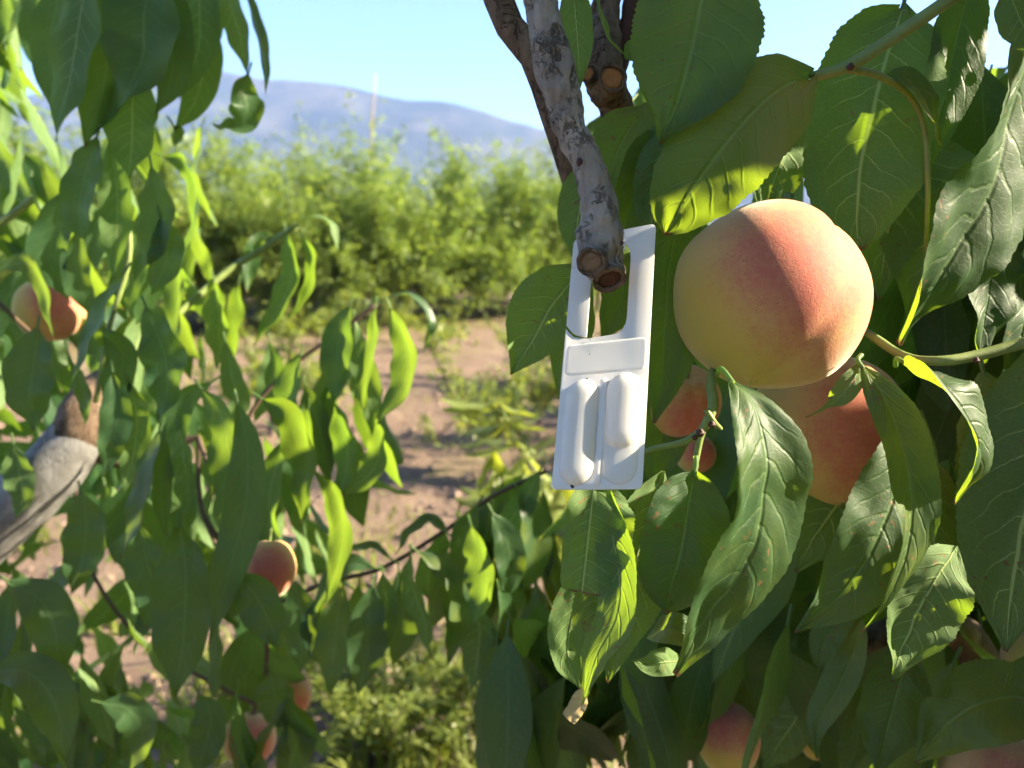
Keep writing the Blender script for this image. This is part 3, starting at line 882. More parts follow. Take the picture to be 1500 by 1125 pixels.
def peach(px, py, r_px, d, label, blush=(0.2, 0.4, 0.9), axis=(0.1, 1.0, -0.2), groove=(0.7, 0, -0.7), sx=1.0, sy=1.0, stalk=True, name='peach'):
    c = at(px, py, d); r = r_px * d / FPX
    z = cdir(*axis)
    x = cdir(*groove); x = (x - z * x.dot(z)).normalized()
    y = z.cross(x)
    rot = Matrix((x, y, z)).transposed()
    V = [rot @ Vector((v.x * r * sx, v.y * r * sx, v.z * r * sy)) for v in PV]
    o = mesh_obj(name, V, PF, M['peach'], loc=c)
    # direction attribute in the frame of the blush: x right, -y towards blush, z up
    b = cdir(*blush)
    at_ = o.data.attributes.new('unit_dir', 'FLOAT_VECTOR', 'POINT')
    f = -(b)
    zz = UP - f * UP.dot(f); zz.normalize()
    xx = f.cross(zz) * 1.0
    q = Vector((0.30, -0.62, 0.55)).normalized()
    # rotate so that local q looks along b : build frame with world camera axes plus offset
    Rm = Matrix((RT, FW, UP))          # rows: components in camera frame (x right, y away, z up)
    bl = Rm @ b
    off = bl.rotation_difference(q)
    data = np.empty(len(V) * 3, dtype=np.float32)
    for i, v in enumerate(V):
        w = off @ (Rm @ (v.normalized()))
        data[i * 3:i * 3 + 3] = w
    at_.data.foreach_set('vector', data)
    tag(o, label, 'peach', 'peaches hanging in the trees')
    if stalk:
        t0 = z * r * 0.74 * sy
        sv, sf = tube_data([t0, t0 + z * r * 0.25, t0 + z * r * 0.5 + UP * r * 0.1], [r * 0.05, r * 0.045, r * 0.06], n=8, segs=8)
        mesh_obj('stalk', sv, sf, M['twig'], o, loc=Vector((0, 0, 0)))
    return o
peach(1125, 435, 138, 0.335, 'largest ripe yellow and red peach in focus right of the white dispenser',
      blush=(0.22, 0.32, 0.9), axis=(0.30, 0.88, -0.36), groove=(0.50, 0.05, 0.85), sx=1.0, sy=0.99)
peach(1212, 626, 110, 0.405, 'pink blushed peach half hidden below the largest peach', blush=(0.30, 0.0, 0.95), axis=(0.0, 0.9, -0.4), groove=(-0.6, 0, -0.8))
peach(998, 586, 56, 0.405, 'small orange red peach with a cleft squeezed behind the dispenser edge', blush=(0.3, -0.6, 0.8), axis=(0.05, 0.7, 0.6), groove=(0.12, -0.6, 0.8))
peach(1018, 664, 30, 0.47, 'dark red peach in shade behind the green stalk node', blush=(0.1, 0.1, 1), axis=(0, 1, 0), groove=(-1, 0, 0))
peach(1066, 1082, 45, 0.56, 'small oval yellow green peach low in the shade under the leaves', blush=(-0.4, 0.9, 0.4), axis=(-0.05, 1, 0.1), groove=(0.5, -0.1, 0.9), sy=1.22)
peach(1472, 1162, 92, 0.42, 'orange peach cut by the bottom right corner of the picture', blush=(-0.2, 0.2, 0.9), axis=(0, 1, -0.2), groove=(-0.5, 0, 0.8))
peach(1512, 965, 40, 0.46, 'yellow peach peeking in at the right edge beside the brown limb', blush=(0.9, 0.1, -0.2), axis=(0, 1, -0.2), groove=(-1, 0, 0))
peach(1196, 1085, 26, 0.62, 'yellow peach sliver between the drooping leaves at the bottom', blush=(0.9, 0.1, -0.2), axis=(0, 1, 0), groove=(-1, 0, 0))

# ---------------------------------------------------------------- dispenser
DC = [at(841, 352, 0.3035), at(961, 329, 0.2995), at(941, 717, 0.2795), at(808, 718, 0.2835)]   # TL TR BR BL
DN = ((DC[1] - DC[0]).cross(DC[3] - DC[0])).normalized()
if DN.dot(-FW) < 0: DN = -DN
def dsp(u, v, h=0.0):
    """u across 0..1, v down 0..1, h height above the plate (m)"""
    return (DC[0] * (1 - u) + DC[1] * u) * (1 - v) + (DC[3] * (1 - u) + DC[2] * u) * v + DN * h
disp = empty('pheromone_dispenser', dsp(0.5, 1.0))
tag(disp, 'white plastic dispenser tag with two blisters hooked on the cut branch stub', 'dispenser')
DTH = 0.0014
WU, HV = 0.033, 0.098          # size in metres
def rrect(u0, v0, u1, v1, r, seg=8, corners=(1, 1, 1, 1)):
    """loop of (u,v), r in metres, clockwise from top-left"""
    ru, rv = r / WU, r / HV
    out = []
    for (cu, cv, a0, on) in ((u0, v0, 180, corners[0]), (u1, v0, 270, corners[1]), (u1, v1, 0, corners[2]), (u0, v1, 90, corners[3])):
        if not on:
            out.append((cu, cv)); continue
        ox = cu + (ru if cu == u0 else -ru); oy = cv + (rv if cv == v0 else -rv)
        for k in range(seg + 1):
            a = R_(a0 + 90 * k / seg)
            out.append((ox + ru * math.cos(a), oy + rv * math.sin(a)))
    return out
def slab(name, outer, holes, h0, h1, mat, bevel=0.0003, parent=None):
    bm = bmesh.new()
    edges = []
    for loop in [outer] + holes:
        vs_ = [bm.verts.new(dsp(u, v, h0) - disp.location) for (u, v) in loop]
        for i in range(len(vs_)):
            edges.append(bm.edges.new((vs_[i], vs_[(i + 1) % len(vs_)])))
    r = bmesh.ops.triangle_fill(bm, edges=edges, use_beauty=True, use_dissolve=False)
    fs = [f for f in bm.faces]
    ex = bmesh.ops.extrude_face_region(bm, geom=fs)
    for v in [g for g in ex['geom'] if isinstance(g, bmesh.types.BMVert)]:
        v.co += DN * (h1 - h0)
    bmesh.ops.recalc_face_normals(bm, faces=bm.faces[:])
    if bevel:
        rim = [e for e in bm.edges if len(e.link_faces) == 2 and e.calc_face_angle(0) > 1.2]
        bmesh.ops.bevel(bm, geom=rim, offset=bevel, segments=2, affect='EDGES', profile=0.6)
    me = bpy.data.meshes.new(name)
    bm.to_mesh(me); bm.free()
    for p in me.polygons: p.use_smooth = True
    try:
        me.set_sharp_from_angle(angle=R_(40))
    except Exception:
        pass
    me.materials.append(mat)
    o = link(bpy.data.objects.new(name, me))
    o.parent = parent or disp
    return o
# frame: hook loop and plate, slit at lower left of the hole
def catm2(pts):
    return pts
HB = 0.415
frame_outer = [(0.0 + x, y) for x, y in []]
outer = rrect(0.0, 0.0, 1.0, 1.0, 0.0022)
hole = rrect(0.265, 0.055, 0.715, 0.398, 0.0040, corners=(1, 1, 1, 0))
# the left arm is a separate clip: cut it off from the frame between v=.10 and v=.40
frame_loop = []
# outer contour clockwise with the notch for the arm
for (u, v) in rrect(0.0, 0.0, 1.0, 1.0, 0.0022):
    frame_loop.append((u, v))
# insert notch on the left side (loop ends at bottom-left corner going up)
notch = [(0.0, 0.425), (0.05, 0.402), (0.13, 0.408), (0.265, 0.418)]
inner = [(0.60, 0.418), (0.66, 0.408), (0.705, 0.382), (0.715, 0.35), (0.715, 0.12), (0.70, 0.085), (0.64, 0.062), (0.36, 0.062), (0.29, 0.080), (0.262, 0.115), (0.0, 0.125)]
notch = [(0.0, 0.372), (0.045, 0.392), (0.11, 0.412), (0.265, 0.424)]
frame_loop = frame_loop + notch + inner
frame = slab('frame', frame_loop, [], 0.0, DTH, M['plastic'])
arm = [(0.0, 0.1265), (0.260, 0.117), (0.258, 0.418), (0.18, 0.411), (0.115, 0.402), (0.055, 0.382), (0.004, 0.360)]
slab('clip_arm', arm, [], 0.0001, DTH + 0.0002, M['plastic'])
# raised panel between the hole and the blisters
def height_part(name, u0, u1, v0, v1, hfun, mat, nu=40, nv=60, base=DTH, parent=None):
    V, F = [], []
    for i in range(nu + 1):
        for j in range(nv + 1):
            u = u0 + (u1 - u0) * i / nu; v = v0 + (v1 - v0) * j / nv
            V.append(dsp(u, v, base + hfun(u, v)) - disp.location)
    for i in range(nu):
        for j in range(nv):
            a = i * (nv + 1) + j
            F.append((a, a + 1, a + nv + 2, a + nv + 1))
    o = mesh_obj(name, V, F, mat, disp, loc=Vector((0, 0, 0)))
    return o
def sdf_rr(u, v, u0, u1, v0, v1, r):
    """metres inside a rounded rect (positive inside)"""
    x = abs((u - (u0 + u1) / 2)) * WU - (u1 - u0) / 2 * WU + r
    y = abs((v - (v0 + v1) / 2)) * HV - (v1 - v0) / 2 * HV + r
    d = math.hypot(max(x, 0), max(y, 0)) + min(max(x, y), 0) - r
    return -d
def dome(d, w, h):
    if d <= 0: return -0.00018
    t = min(1, d / w)
    return h * math.sqrt(max(0, 1 - (1 - t) ** 2)) + (-0.0003 if d <= 0 else 0)
def panel_h(u, v):
    return dome(sdf_rr(u, v, 0.03, 0.97, 0.442, 0.566, 0.0022), 0.0012, 0.00025)
height_part('panel', 0.02, 0.98, 0.437, 0.575, panel_h, M['plastic'], 90, 60)
def capsule(u, v, u0, u1, v0, v1, h, p=2.4):
    r = (u1 - u0) / 2 * WU
    x = (u - (u0 + u1) / 2) * WU
    y = v * HV
    ya, yb = v0 * HV + r, v1 * HV - r
    y = y - min(max(y, ya), yb)
    q = math.hypot(x, y) / r
    return -0.0003 if q >= 1 else h * (1 - q ** p) ** 0.55
def blister_h(u0, u1, v0, v1, vs, h1, h2):
    return lambda u, v: max(capsule(u, v, u0, u1, v0, vs, h1), capsule(u, v, u0 + 0.01, u1 - 0.01, vs - 0.2, v1, h2))
height_part('blister', 0.06, 0.47, 0.575, 0.995, blister_h(0.070, 0.455, 0.585, 0.985, 0.984, 0.0029, 0.0027), M['gel'], 60, 110)
height_part('blister', 0.52, 0.96, 0.565, 0.995, blister_h(0.535, 0.945, 0.572, 0.985, 0.855, 0.0037, 0.0010), M['gel'], 60, 110)
def rib_h(u, v):
    return dome(sdf_rr(u, v, 0.455, 0.545, 0.59, 0.985, 0.0012), 0.0012, 0.0007)
height_part('rib', 0.45, 0.55, 0.585, 0.99, rib_h, M['plastic'], 12, 60)
def bead(name, u, v, r, mat, k=0.5, base=DTH):
    V, F = [], []
    c = dsp(u, v, base) - disp.location
    e1 = (DC[1] - DC[0]).normalized(); e2 = DN.cross(e1)
    for i in range(4):
        a = i / 4 * math.pi / 2
        for s in range(10):
            b = 2 * math.pi * s / 10
            V.append(c + (e1 * math.cos(b) + e2 * math.sin(b)) * r * math.cos(a) + DN * (r * k * math.sin(a) - 0.0001))
    V.append(c + DN * r * k)
    for i in range(3):
        for s in range(10):
            F.append((i * 10 + s, i * 10 + (s + 1) % 10, i * 10 + 10 + (s + 1) % 10, i * 10 + 10 + s))
    for s in range(10):
        F.append((30 + s, 30 + (s + 1) % 10, 40))
    return mesh_obj(name, V, F, mat, frame, loc=Vector((0, 0, 0)))
# embossed marks by the top edge
for (u, v) in ((0.685, 0.052), (0.682, 0.075), (0.735, 0.062), (0.748, 0.043)):
    bead('embossed_dot', u, v, 0.00032, M['plastic'], 0.8)
sv, sf = tube_data([dsp(u, v, DTH) - disp.location for (u, v) in ((0.635, 0.047), (0.600, 0.050), (0.597, 0.064), (0.630, 0.068), (0.632, 0.084), (0.595, 0.088))], [0.00022] * 6, n=30, segs=8)
mesh_obj('embossed_mark', sv, sf, M['plastic'], frame, loc=Vector((0, 0, 0)))
for (u, v, r) in ((0.31, 0.49, 0.00022), (0.30, 0.583, 0.00032), (0.16, 0.602, 0.0002), (0.44, 0.735, 0.00026), (0.51, 0.785, 0.00022),
                  (0.10, 0.865, 0.00022), (0.235, 0.99, 0.0006), (0.30, 0.43, 0.0002), (0.62, 0.62, 0.00015), (0.22, 0.985, 0.0004)):
    bead('speck', u, v, r, M['speck'], 0.6, base=DTH + (0.0009 if 0.44 < v < 0.56 else 0.0003))

# ================================================================ LEFT TREE
TRUNK_L = Vector((-1.05, 0.85, 0.0))
left = empty('peach_tree', TRUNK_L)
tag(left, 'peach tree on the left with a pale grey limb and many drooping leaves', 'tree')
tube('trunk', [TRUNK_L + Vector((0, 0, -0.05)), TRUNK_L + Vector((0.02, 0, 0.4)), Vector((-0.95, 0.84, 0.85)), Vector((-0.80, 0.80, 1.08))],
     [0.085, 0.07, 0.06, 0.046], M['bark_pale'], left, n=30, segs=18, amp=0.12, freq=12)
LB = lambda name, pts, r, mat, d, **k: branch(left, name, pts, r, mat, d, **k)
tube('limb', [Vector((-0.83, 0.80, 1.05)), at(-170, 900, 0.80), at(-40, 798, 0.77), at(60, 706, 0.755), at(108, 652, 0.755), at(132, 624, 0.76)],
     [0.042, 0.038, 0.034, 0.031, 0.030, 0.026], M['bark_pale'], left, n=90, segs=28, amp=0.05, freq=30)
LB('branch', [(102, 658), (122, 632), (142, 600, 0.01), (165, 560, 0.04), (190, 520, 0.07)], [36, 47, 42, 24, 12], M['bark_dark'], 0.758, n=40, segs=24, amp=0.07, freq=45)
LB('branch', [(120, 640), (160, 662), (205, 668, 0.02), (290, 640, 0.03)], [26, 18, 11, 4], M['bark_dark'], 0.765, n=30, segs=14, amp=0.15, freq=60)
LT = lambda pts, r, d, m='twig_brown': LB('twig', pts, [r * 1.2] + [r] * (len(pts) - 1), M[m], d, n=40, segs=8)
tube('limb', [Vector((-0.80, 0.80, 1.08)), Vector((-0.80, 0.78, 1.5)), Vector((-0.62, 0.72, 1.98)), at(80, -90, 0.66), at(230, -60, 0.64), at(340, -50, 0.64)], [0.030, 0.02, 0.014, 0.007, 0.004, 0.002], M['bark_pale'], left, n=60, segs=12)
LT([(180, -70), (172, 40), (170, 140), (176, 260), (190, 370), (160, 480), (140, 590)], 4, 0.68, 'twig')
LT([(290, 640, 0.03), (310, 680), (345, 640), (385, 580), (430, 535), (470, 505), (552, 446)], 3.2, 0.72)
LT([(130, 600, 0.05), (240, 480, 0.12), (330, 400, 0.16), (385, 365, 0.17), (436, 330, 0.17)], 5, 0.72, 'twig')
LT([(290, 640, 0.03), (300, 760, 0.02), (380, 880), (480, 852), (560, 832), (655, 775), (720, 728), (800, 690)], 3.4, 0.74)
LT([(-60, 360), (10, 320), (50, 290)], 6, 0.85, 'twig')
LT([(-40, 400), (10, 455), (60, 500, 0.05)], 3, 0.8)
LT([(300, 760, 0.02), (380, 880, 0.05), (390, 980, 0.1), (372, 1045, 0.12)], 3.4, 0.74)
LT([(110, 655, 0.02), (120, 800), (200, 930, 0.0), (330, 1010, 0.02), (440, 1060, 0.05)], 3, 0.85)

LL = lambda *a, **k: leaf(left, *a, hero=False, **k)
def many(rows, d0=0.66):
    for r in rows:
        pts, hw = r[0], r[1]
        k = dict(r[2]) if len(r) > 2 else {}
        d = k.pop('d', d0)
        LL(pts, hw, d, **k)
U_ = dict(side=-1, fold=-0.12)
many([
 # dark hanging bunch at the top
 ([(128, -70), (118, 30), (102, 120), (82, 208)], 44, dict(d=.60, n=(-.3, .1, 1), side=-1, fold=-.1)),
 ([(150, -60), (160, 40), (150, 130), (125, 215)], 46, dict(d=.62, n=(.2, 0, 1))),
 ([(100, -60), (80, 20), (72, 90), (80, 170)], 28, dict(d=.64)),
 ([(216, -60), (214, 20), (205, 90), (172, 162)], 58, dict(d=.585, n=(0, .1, 1), fold=.3)),
 ([(245, -40), (252, 40), (250, 120), (228, 168)], 30, dict(d=.60, n=(.5, 0, 1))),
 ([(200, 100), (194, 160), (192, 210), (190, 262)], 42, dict(d=.63, n=(0, 0, 1), side=-1, fold=-.1)),
 ([(285, -60), (292, 20), (288, 80), (262, 146)], 32, dict(d=.63, n=(.1, .1, 1), side=-1, fold=-.1)),
 ([(296, 20), (302, 80), (285, 150), (255, 192)], 26, dict(d=.66, n=(.5, 0, 1), side=-1)),
 ([(328, -40), (342, 20), (354, 60), (362, 108)], 22, dict(d=.64, n=(-.4, 0, 1), side=-1)),
 ([(356, -30), (378, 40), (388, 90), (389, 140)], 12, dict(d=.64, n=(1, .1, .55))),
 ([(364, 108), (358, 132), (362, 162), (346, 186), (312, 182)], 24, dict(d=.66, n=(.4, .5, .8), wave=.3)),
 ([(255, 185), (262, 195), (255, 215)], 10, dict(d=.66)),
 ([(300, -50), (318, -10), (305, 60), (300, 130)], 22, dict(d=.68, side=-1)),
 # bunch under it
 ([(142, 200), (128, 250), (116, 300), (122, 350)], 30, dict(d=.62, prof=BLUNT, n=(-.2, 0, 1))),
 ([(160, 210), (170, 270), (172, 330), (165, 410)], 26, dict(d=.66, side=-1)),
 ([(92, 280), (82, 330), (72, 380), (102, 440)], 30, dict(d=.70, n=(.2, .1, 1))),
 ([(120, 330), (112, 380), (118, 420), (142, 470)], 22, dict(d=.70)),
 ([(222, 245), (232, 300), (228, 350), (196, 410)], 28, dict(d=.63, n=(-.1, .2, 1), wave=.22)),
 ([(235, 320), (246, 360), (238, 400), (222, 432)], 26, dict(d=.63, n=(.2, .2, 1), wave=.2)),
 ([(240, 230), (275, 245), (288, 310), (262, 400)], 24, dict(d=.78, n=(-.8, .2, .6), side=-1)),
 ([(245, 330), (258, 400), (260, 460), (250, 540)], 26, dict(d=.70, n=(-.6, 0, .8), side=-1)),
 ([(215, 300), (205, 350), (195, 400), (190, 470)], 22, dict(d=.72, side=-1)),
 ([(182, 400), (158, 440), (135, 490), (104, 562)], 24, dict(d=.64, n=(-.5, .4, .8))),
 ([(55, 480), (48, 530), (46, 580), (50, 632)], 40, dict(d=.62, n=(0, .3, 1), fold=.25)),
 ([(-10, 396), (38, 386), (64, 425), (78, 498)], 17, dict(d=.68, n=(-.6, .1, .8), side=-1)),
 ([(214, 450), (238, 510), (246, 560), (232, 620)], 34, dict(d=.62, n=(-.1, .3, 1), wave=.25)),
 ([(150, 480), (180, 520), (170, 570), (160, 620)], 26, dict(d=.66)),
 ([(235, 630), (216, 690), (205, 740), (178, 818)], 26, dict(d=.60, n=(-.5, .3, .8))),
 ([(240, 640), (236, 700), (238, 760), (246, 790)], 16, dict(d=.62, n=(.7, .2, .7))),
 ([(262, 625), (272, 680), (276, 720), (268, 762)], 32, dict(d=.62, n=(-.6, 0, .8), side=-1)),
 ([(348, 590), (362, 650), (360, 740), (338, 830), (306, 945)], 32, dict(d=.58, n=(.1, .2, 1), wave=.15)),
 ([(295, 570), (330, 620), (335, 700), (320, 790)], 36, dict(d=.62, n=(-.5, 0, .8), side=-1)),
 ([(310, 560), (270, 590), (250, 650), (235, 720)], 22, dict(d=.66)),
 ([(165, 545), (172, 600), (165, 650), (150, 700)], 24, dict(d=.64, n=(.2, .2, 1))),
 ([(105, 530), (118, 560), (126, 590), (124, 625)], 14, dict(d=.68, n=(-.3, .2, 1))),
 ([(190, 560), (200, 610), (196, 660), (182, 720)], 26, dict(d=.66, side=-1)),
 # sunlit ones towards the middle
 ([(312, 408), (318, 450), (322, 490), (318, 540)], 28, dict(d=.86, n=(-.5, .1, .8), side=-1)),
 ([(350, 415), (345, 460), (340, 510), (352, 560)], 26, dict(d=.86, n=(-.6, 0, .8), side=-1)),
 ([(418, 338), (428, 390), (415, 440), (372, 506)], 24, dict(d=.88, n=(-.6, 0, .8), side=-1)),
 ([(440, 340), (458, 380), (450, 430), (420, 470)], 17, dict(d=.88, n=(-.7, 0, .7), side=-1)),
 ([(434, 328), (462, 318), (486, 330), (496, 370)], 9, dict(d=.88, n=(.1, .9, .3), side=-1)),
 ([(400, 345), (380, 350), (365, 390), (362, 430)], 14, dict(d=.90, n=(.5, .5, .6))),
 ([(512, 448), (500, 480), (494, 530), (490, 592)], 26, dict(d=.68, n=(-.2, .3, 1), fold=.35)),
 ([(550, 450), (546, 500), (534, 560), (534, 612)], 18, dict(d=.68, n=(-.7, .2, .7))),
 ([(572, 452), (592, 500), (592, 560), (552, 622)], 26, dict(d=.69, n=(-.6, .0, .8), side=-1)),
 ([(560, 438), (602, 432), (632, 470), (620, 518)], 9, dict(d=.70, n=(.2, .9, .4))),
 ([(520, 470), (525, 520), (540, 560), (545, 640)], 20, dict(d=.72, side=-1)),
 ([(440, 520), (428, 560), (426, 610), (440, 660)], 30, dict(d=.70, n=(-.6, 0, .8), side=-1)),
 ([(385, 585), (425, 610), (448, 680), (440, 765)], 34, dict(d=.64, n=(-.6, .1, .8), wave=.15)),
 ([(490, 590), (505, 640), (510, 680), (495, 730)], 26, dict(d=.70, n=(-.6, 0, .8), side=-1)),
 ([(545, 610), (556, 650), (545, 690), (502, 726)], 28, dict(d=.72, n=(-.7, 0, .7), side=-1)),
 ([(460, 690), (492, 730), (500, 800), (478, 890)], 26, dict(d=.66, n=(-.6, .1, .8), side=-1)),
 ([(420, 640), (402, 700), (395, 760), (412, 840)], 28, dict(d=.66, n=(-.6, 0, .8), side=-1)),
 ([(372, 690), (378, 750), (372, 820), (384, 900)], 34, dict(d=.68)),
 ([(330, 500), (342, 560), (352, 590), (330, 640)], 18, dict(d=.80, side=-1)),
 ([(395, 500), (400, 540), (390, 580), (372, 620)], 18, dict(d=.85, side=-1)),
 # lower fringe hanging from the long twig
 ([(346, 842), (372, 868), (392, 905), (408, 950)], 34, dict(d=.59, n=(-.1, .3, 1))),
 ([(548, 832), (512, 828), (480, 858), (458, 908)], 20, dict(d=.70, n=(-.4, .7, .6))),
 ([(502, 860), (494, 910), (488, 960), (484, 1018)], 28, dict(d=.70, n=(-.1, .1, 1))),
 ([(546, 858), (540, 910), (536, 960), (524, 1018)], 30, dict(d=.69, n=(.1, .1, 1))),
 ([(470, 870), (462, 910), (470, 950), (480, 985)], 22, dict(d=.72)),
 ([(560, 840), (566, 880), (560, 930), (548, 975)], 20, dict(d=.71, side=-1)),
 ([(584, 836), (592, 880), (588, 930), (575, 975)], 26, dict(d=.72)),
 ([(602, 812), (604, 860), (622, 910), (632, 966)], 26, dict(d=.70, n=(-.8, .1, .7), side=-1)),
 ([(612, 808), (652, 838), (668, 900), (656, 976)], 24, dict(d=.70, n=(.5, .4, .8))),
 ([(690, 770), (704, 820), (706, 870), (692, 918)], 28, dict(d=.69, n=(-.6, 0, .8), side=-1)),
 ([(722, 752), (742, 790), (748, 840), (738, 880)], 24, dict(d=.70, n=(.2, .3, 1))),
 ([(655, 780), (630, 762), (598, 782), (580, 812)], 15, dict(d=.72, n=(-.3, .8, .4))),
 ([(572, 818), (545, 800), (512, 806), (490, 820)], 10, dict(d=.72, n=(-.2, .9, .4))),
 ([(700, 740), (680, 780), (676, 820), (684, 850)], 20, dict(d=.73, n=(.3, .3, 1))),
 ([(668, 880), (700, 910), (700, 960), (690, 1010)], 34, dict(d=.72, n=(-.5, 0, .8), side=-1)),
 ([(760, 720), (780, 760), (782, 820), (766, 870)], 26, dict(d=.72, n=(.4, .2, .9))),
 ([(790, 690), (770, 730), (745, 770), (728, 820)], 20, dict(d=.72, side=-1)),
 ([(430, 850), (440, 890), (442, 940), (440, 985)], 26, dict(d=.72)),
 ([(395, 985), (402, 1010), (408, 1040), (402, 1064)], 30, dict(d=.80, prof=BLUNT)),
 ([(430, 1030), (440, 1070), (425, 1120), (410, 1150)], 28, dict(d=.80)),
 # lower left
 ([(-20, 985), (40, 985), (80, 1030), (96, 1118)], 34, dict(d=.62, n=(.2, .6, .8))),
 ([(10, 850), (60, 880), (82, 930), (86, 1000)], 34, dict(d=.64, n=(.3, .5, .8))),
 ([(262, 770), (272, 850), (268, 930), (258, 1020)], 48, dict(d=.62, n=(0, .2, 1))),
 ([(205, 770), (215, 820), (225, 870), (212, 920)], 34, dict(d=.66)),
 ([(118, 720), (128, 770), (120, 820), (105, 870)], 34, dict(d=.70, n=(0, .3, 1))),
 ([(150, 1030), (190, 1040), (210, 1080), (190, 1130)], 28, dict(d=.70, n=(-.2, .6, .8))),
 ([(290, 1015), (308, 1050), (300, 1095), (285, 1140)], 28, dict(d=.72)),
 ([(20, 650), (28, 690), (34, 720), (24, 760)], 24, dict(d=.72, side=-1)),
])
LAVOID = [(-60, 145, 585, 800), (560, 680, -100, 760), (300, 900, 0, 330), (232, 325, 950, 1045), (100, 180, 850, 935), (480, 700, 960, 1200), (300, 345, 180, 420), (440, 500, 370, 560), (340, 460, 500, 560)]
fill_region(left, 46, (-40, 300, 180, 600), (0.78, 1.05), length=(.08, .115), avoid=LAVOID, seed=21, bias=-0.6)
fill_region(left, 24, (-40, 60, -80, 260), (0.9, 1.15), length=(.08, .115), avoid=LAVOID, seed=22, bias=-0.6)
fill_region(left, 84, (-40, 430, 620, 1080), (0.74, 1.0), length=(.08, .115), avoid=LAVOID, seed=23, bias=-0.6)
fill_region(left, 40, (430, 800, 690, 860), (0.78, 0.95), length=(0.09, 0.11), avoid=[(470, 640, 690, 800), (560, 700, 930, 1200)], seed=24, bias=-0.6)
fill_region(left, 14, (440, 590, 470, 680), (0.75, 0.9), length=(0.09, 0.11), avoid=LAVOID, seed=25, bias=-0.6)

peach(73, 452, 47, 0.86, 'pink and yellow peach behind a bright drooping leaf at the left edge', blush=(.7, .3, .6), axis=(-.2, .9, -.2), groove=(-.3, 0, -.9))
peach(393, 832, 40, 0.64, 'red cheeked peach among leaves below the left twigs', blush=(.4, .1, .9), axis=(0, 1, -.2), groove=(0, 0, -1), sy=1.1)
peach(424, 1015, 32, 0.92, 'pale pink peach above a darker one at the lower left', blush=(-.3, .1, .9), axis=(0, 1, -.2), groove=(0, 0, -1), sy=1.15)
peach(365, 1082, 38, 0.95, 'shaded peach partly covered by a leaf near the bottom edge at left', blush=(.3, .2, .9), axis=(0, 1, -.2), groove=(0, 0, -1))
peach(350, 1150, 40, 0.98, 'lowest left peach cut off by the bottom edge', blush=(.9, .2, .1), axis=(0, 1, -.2), groove=(0, 0, -1))

# ================================================================ sun-side crown of the near tree, out of frame, plus leaves added against sky light
e1 = S.cross(Vector((0, 0, 1))).normalized(); e2 = S.cross(e1).normalized()
def proj(p): return np.array((p.dot(e1), p.dot(e2)))
LITPX = [(1345, 930, .312, .008), (1290, 575, .30, .008), (1440, 620, .305, .009), (1240, 830, .32, .006), (1300, 880, .31, .006), (1490, 560, .38, .008), (1133, 435, .30, .036), (1168, 335, .304, .010), (1150, 306, .313, .008), (1195, 560, .305, .008), (1235, 400, .31, .012), (1242, 475, .31, .012), (1212, 345, .31, .009), (1235, 535, .32, .010), (1268, 445, .33, .010),
         (1430, 260, .35, .017), (1450, 300, .35, .017), (1400, 340, .35, .016), (1465, 60, .35, .008), (1370, 410, .35, .013), (1335, 470, .35, .010),
         (1085, 640, .282, .010), (1080, 700, .28, .011), (1100, 760, .28, .012), (1070, 830, .28, .012), (1030, 900, .282, .012), (1145, 800, .278, .012), (1140, 730, .278, .010),
         (1345, 560, .30, .009), (1405, 580, .30, .009), (920, 605, .276, .006), (925, 690, .275, .006), (915, 645, .275, .006),
         (1020, 265, .283, .006), (860, 985, .293, .010), (1230, 660, .39, .012), (1460, 470, .375, .009), (1330, 350, .36, .010), (985, 290, .283, .004)]
LITM = [(proj(at(x, y, d)), r) for (x, y, d, r) in LITPX]
LEFTLIT = [(330, 470, .86, .05), (420, 400, .88, .06), (580, 540, .69, .05), (545, 660, .72, .05), (275, 310, .78, .03), (60, 420, .7, .04), (500, 460, .68, .015),
           (430, 620, .68, .04), (490, 780, .66, .04), (75, 450, .84, .05), (30, 80, 1.0, .09), (800, 640, 1.0, .06), (400, 820, .8, .03), (690, 840, .69, .03)]
LITM += [(proj(at(x, y, d)), r) for (x, y, d, r) in LEFTLIT]

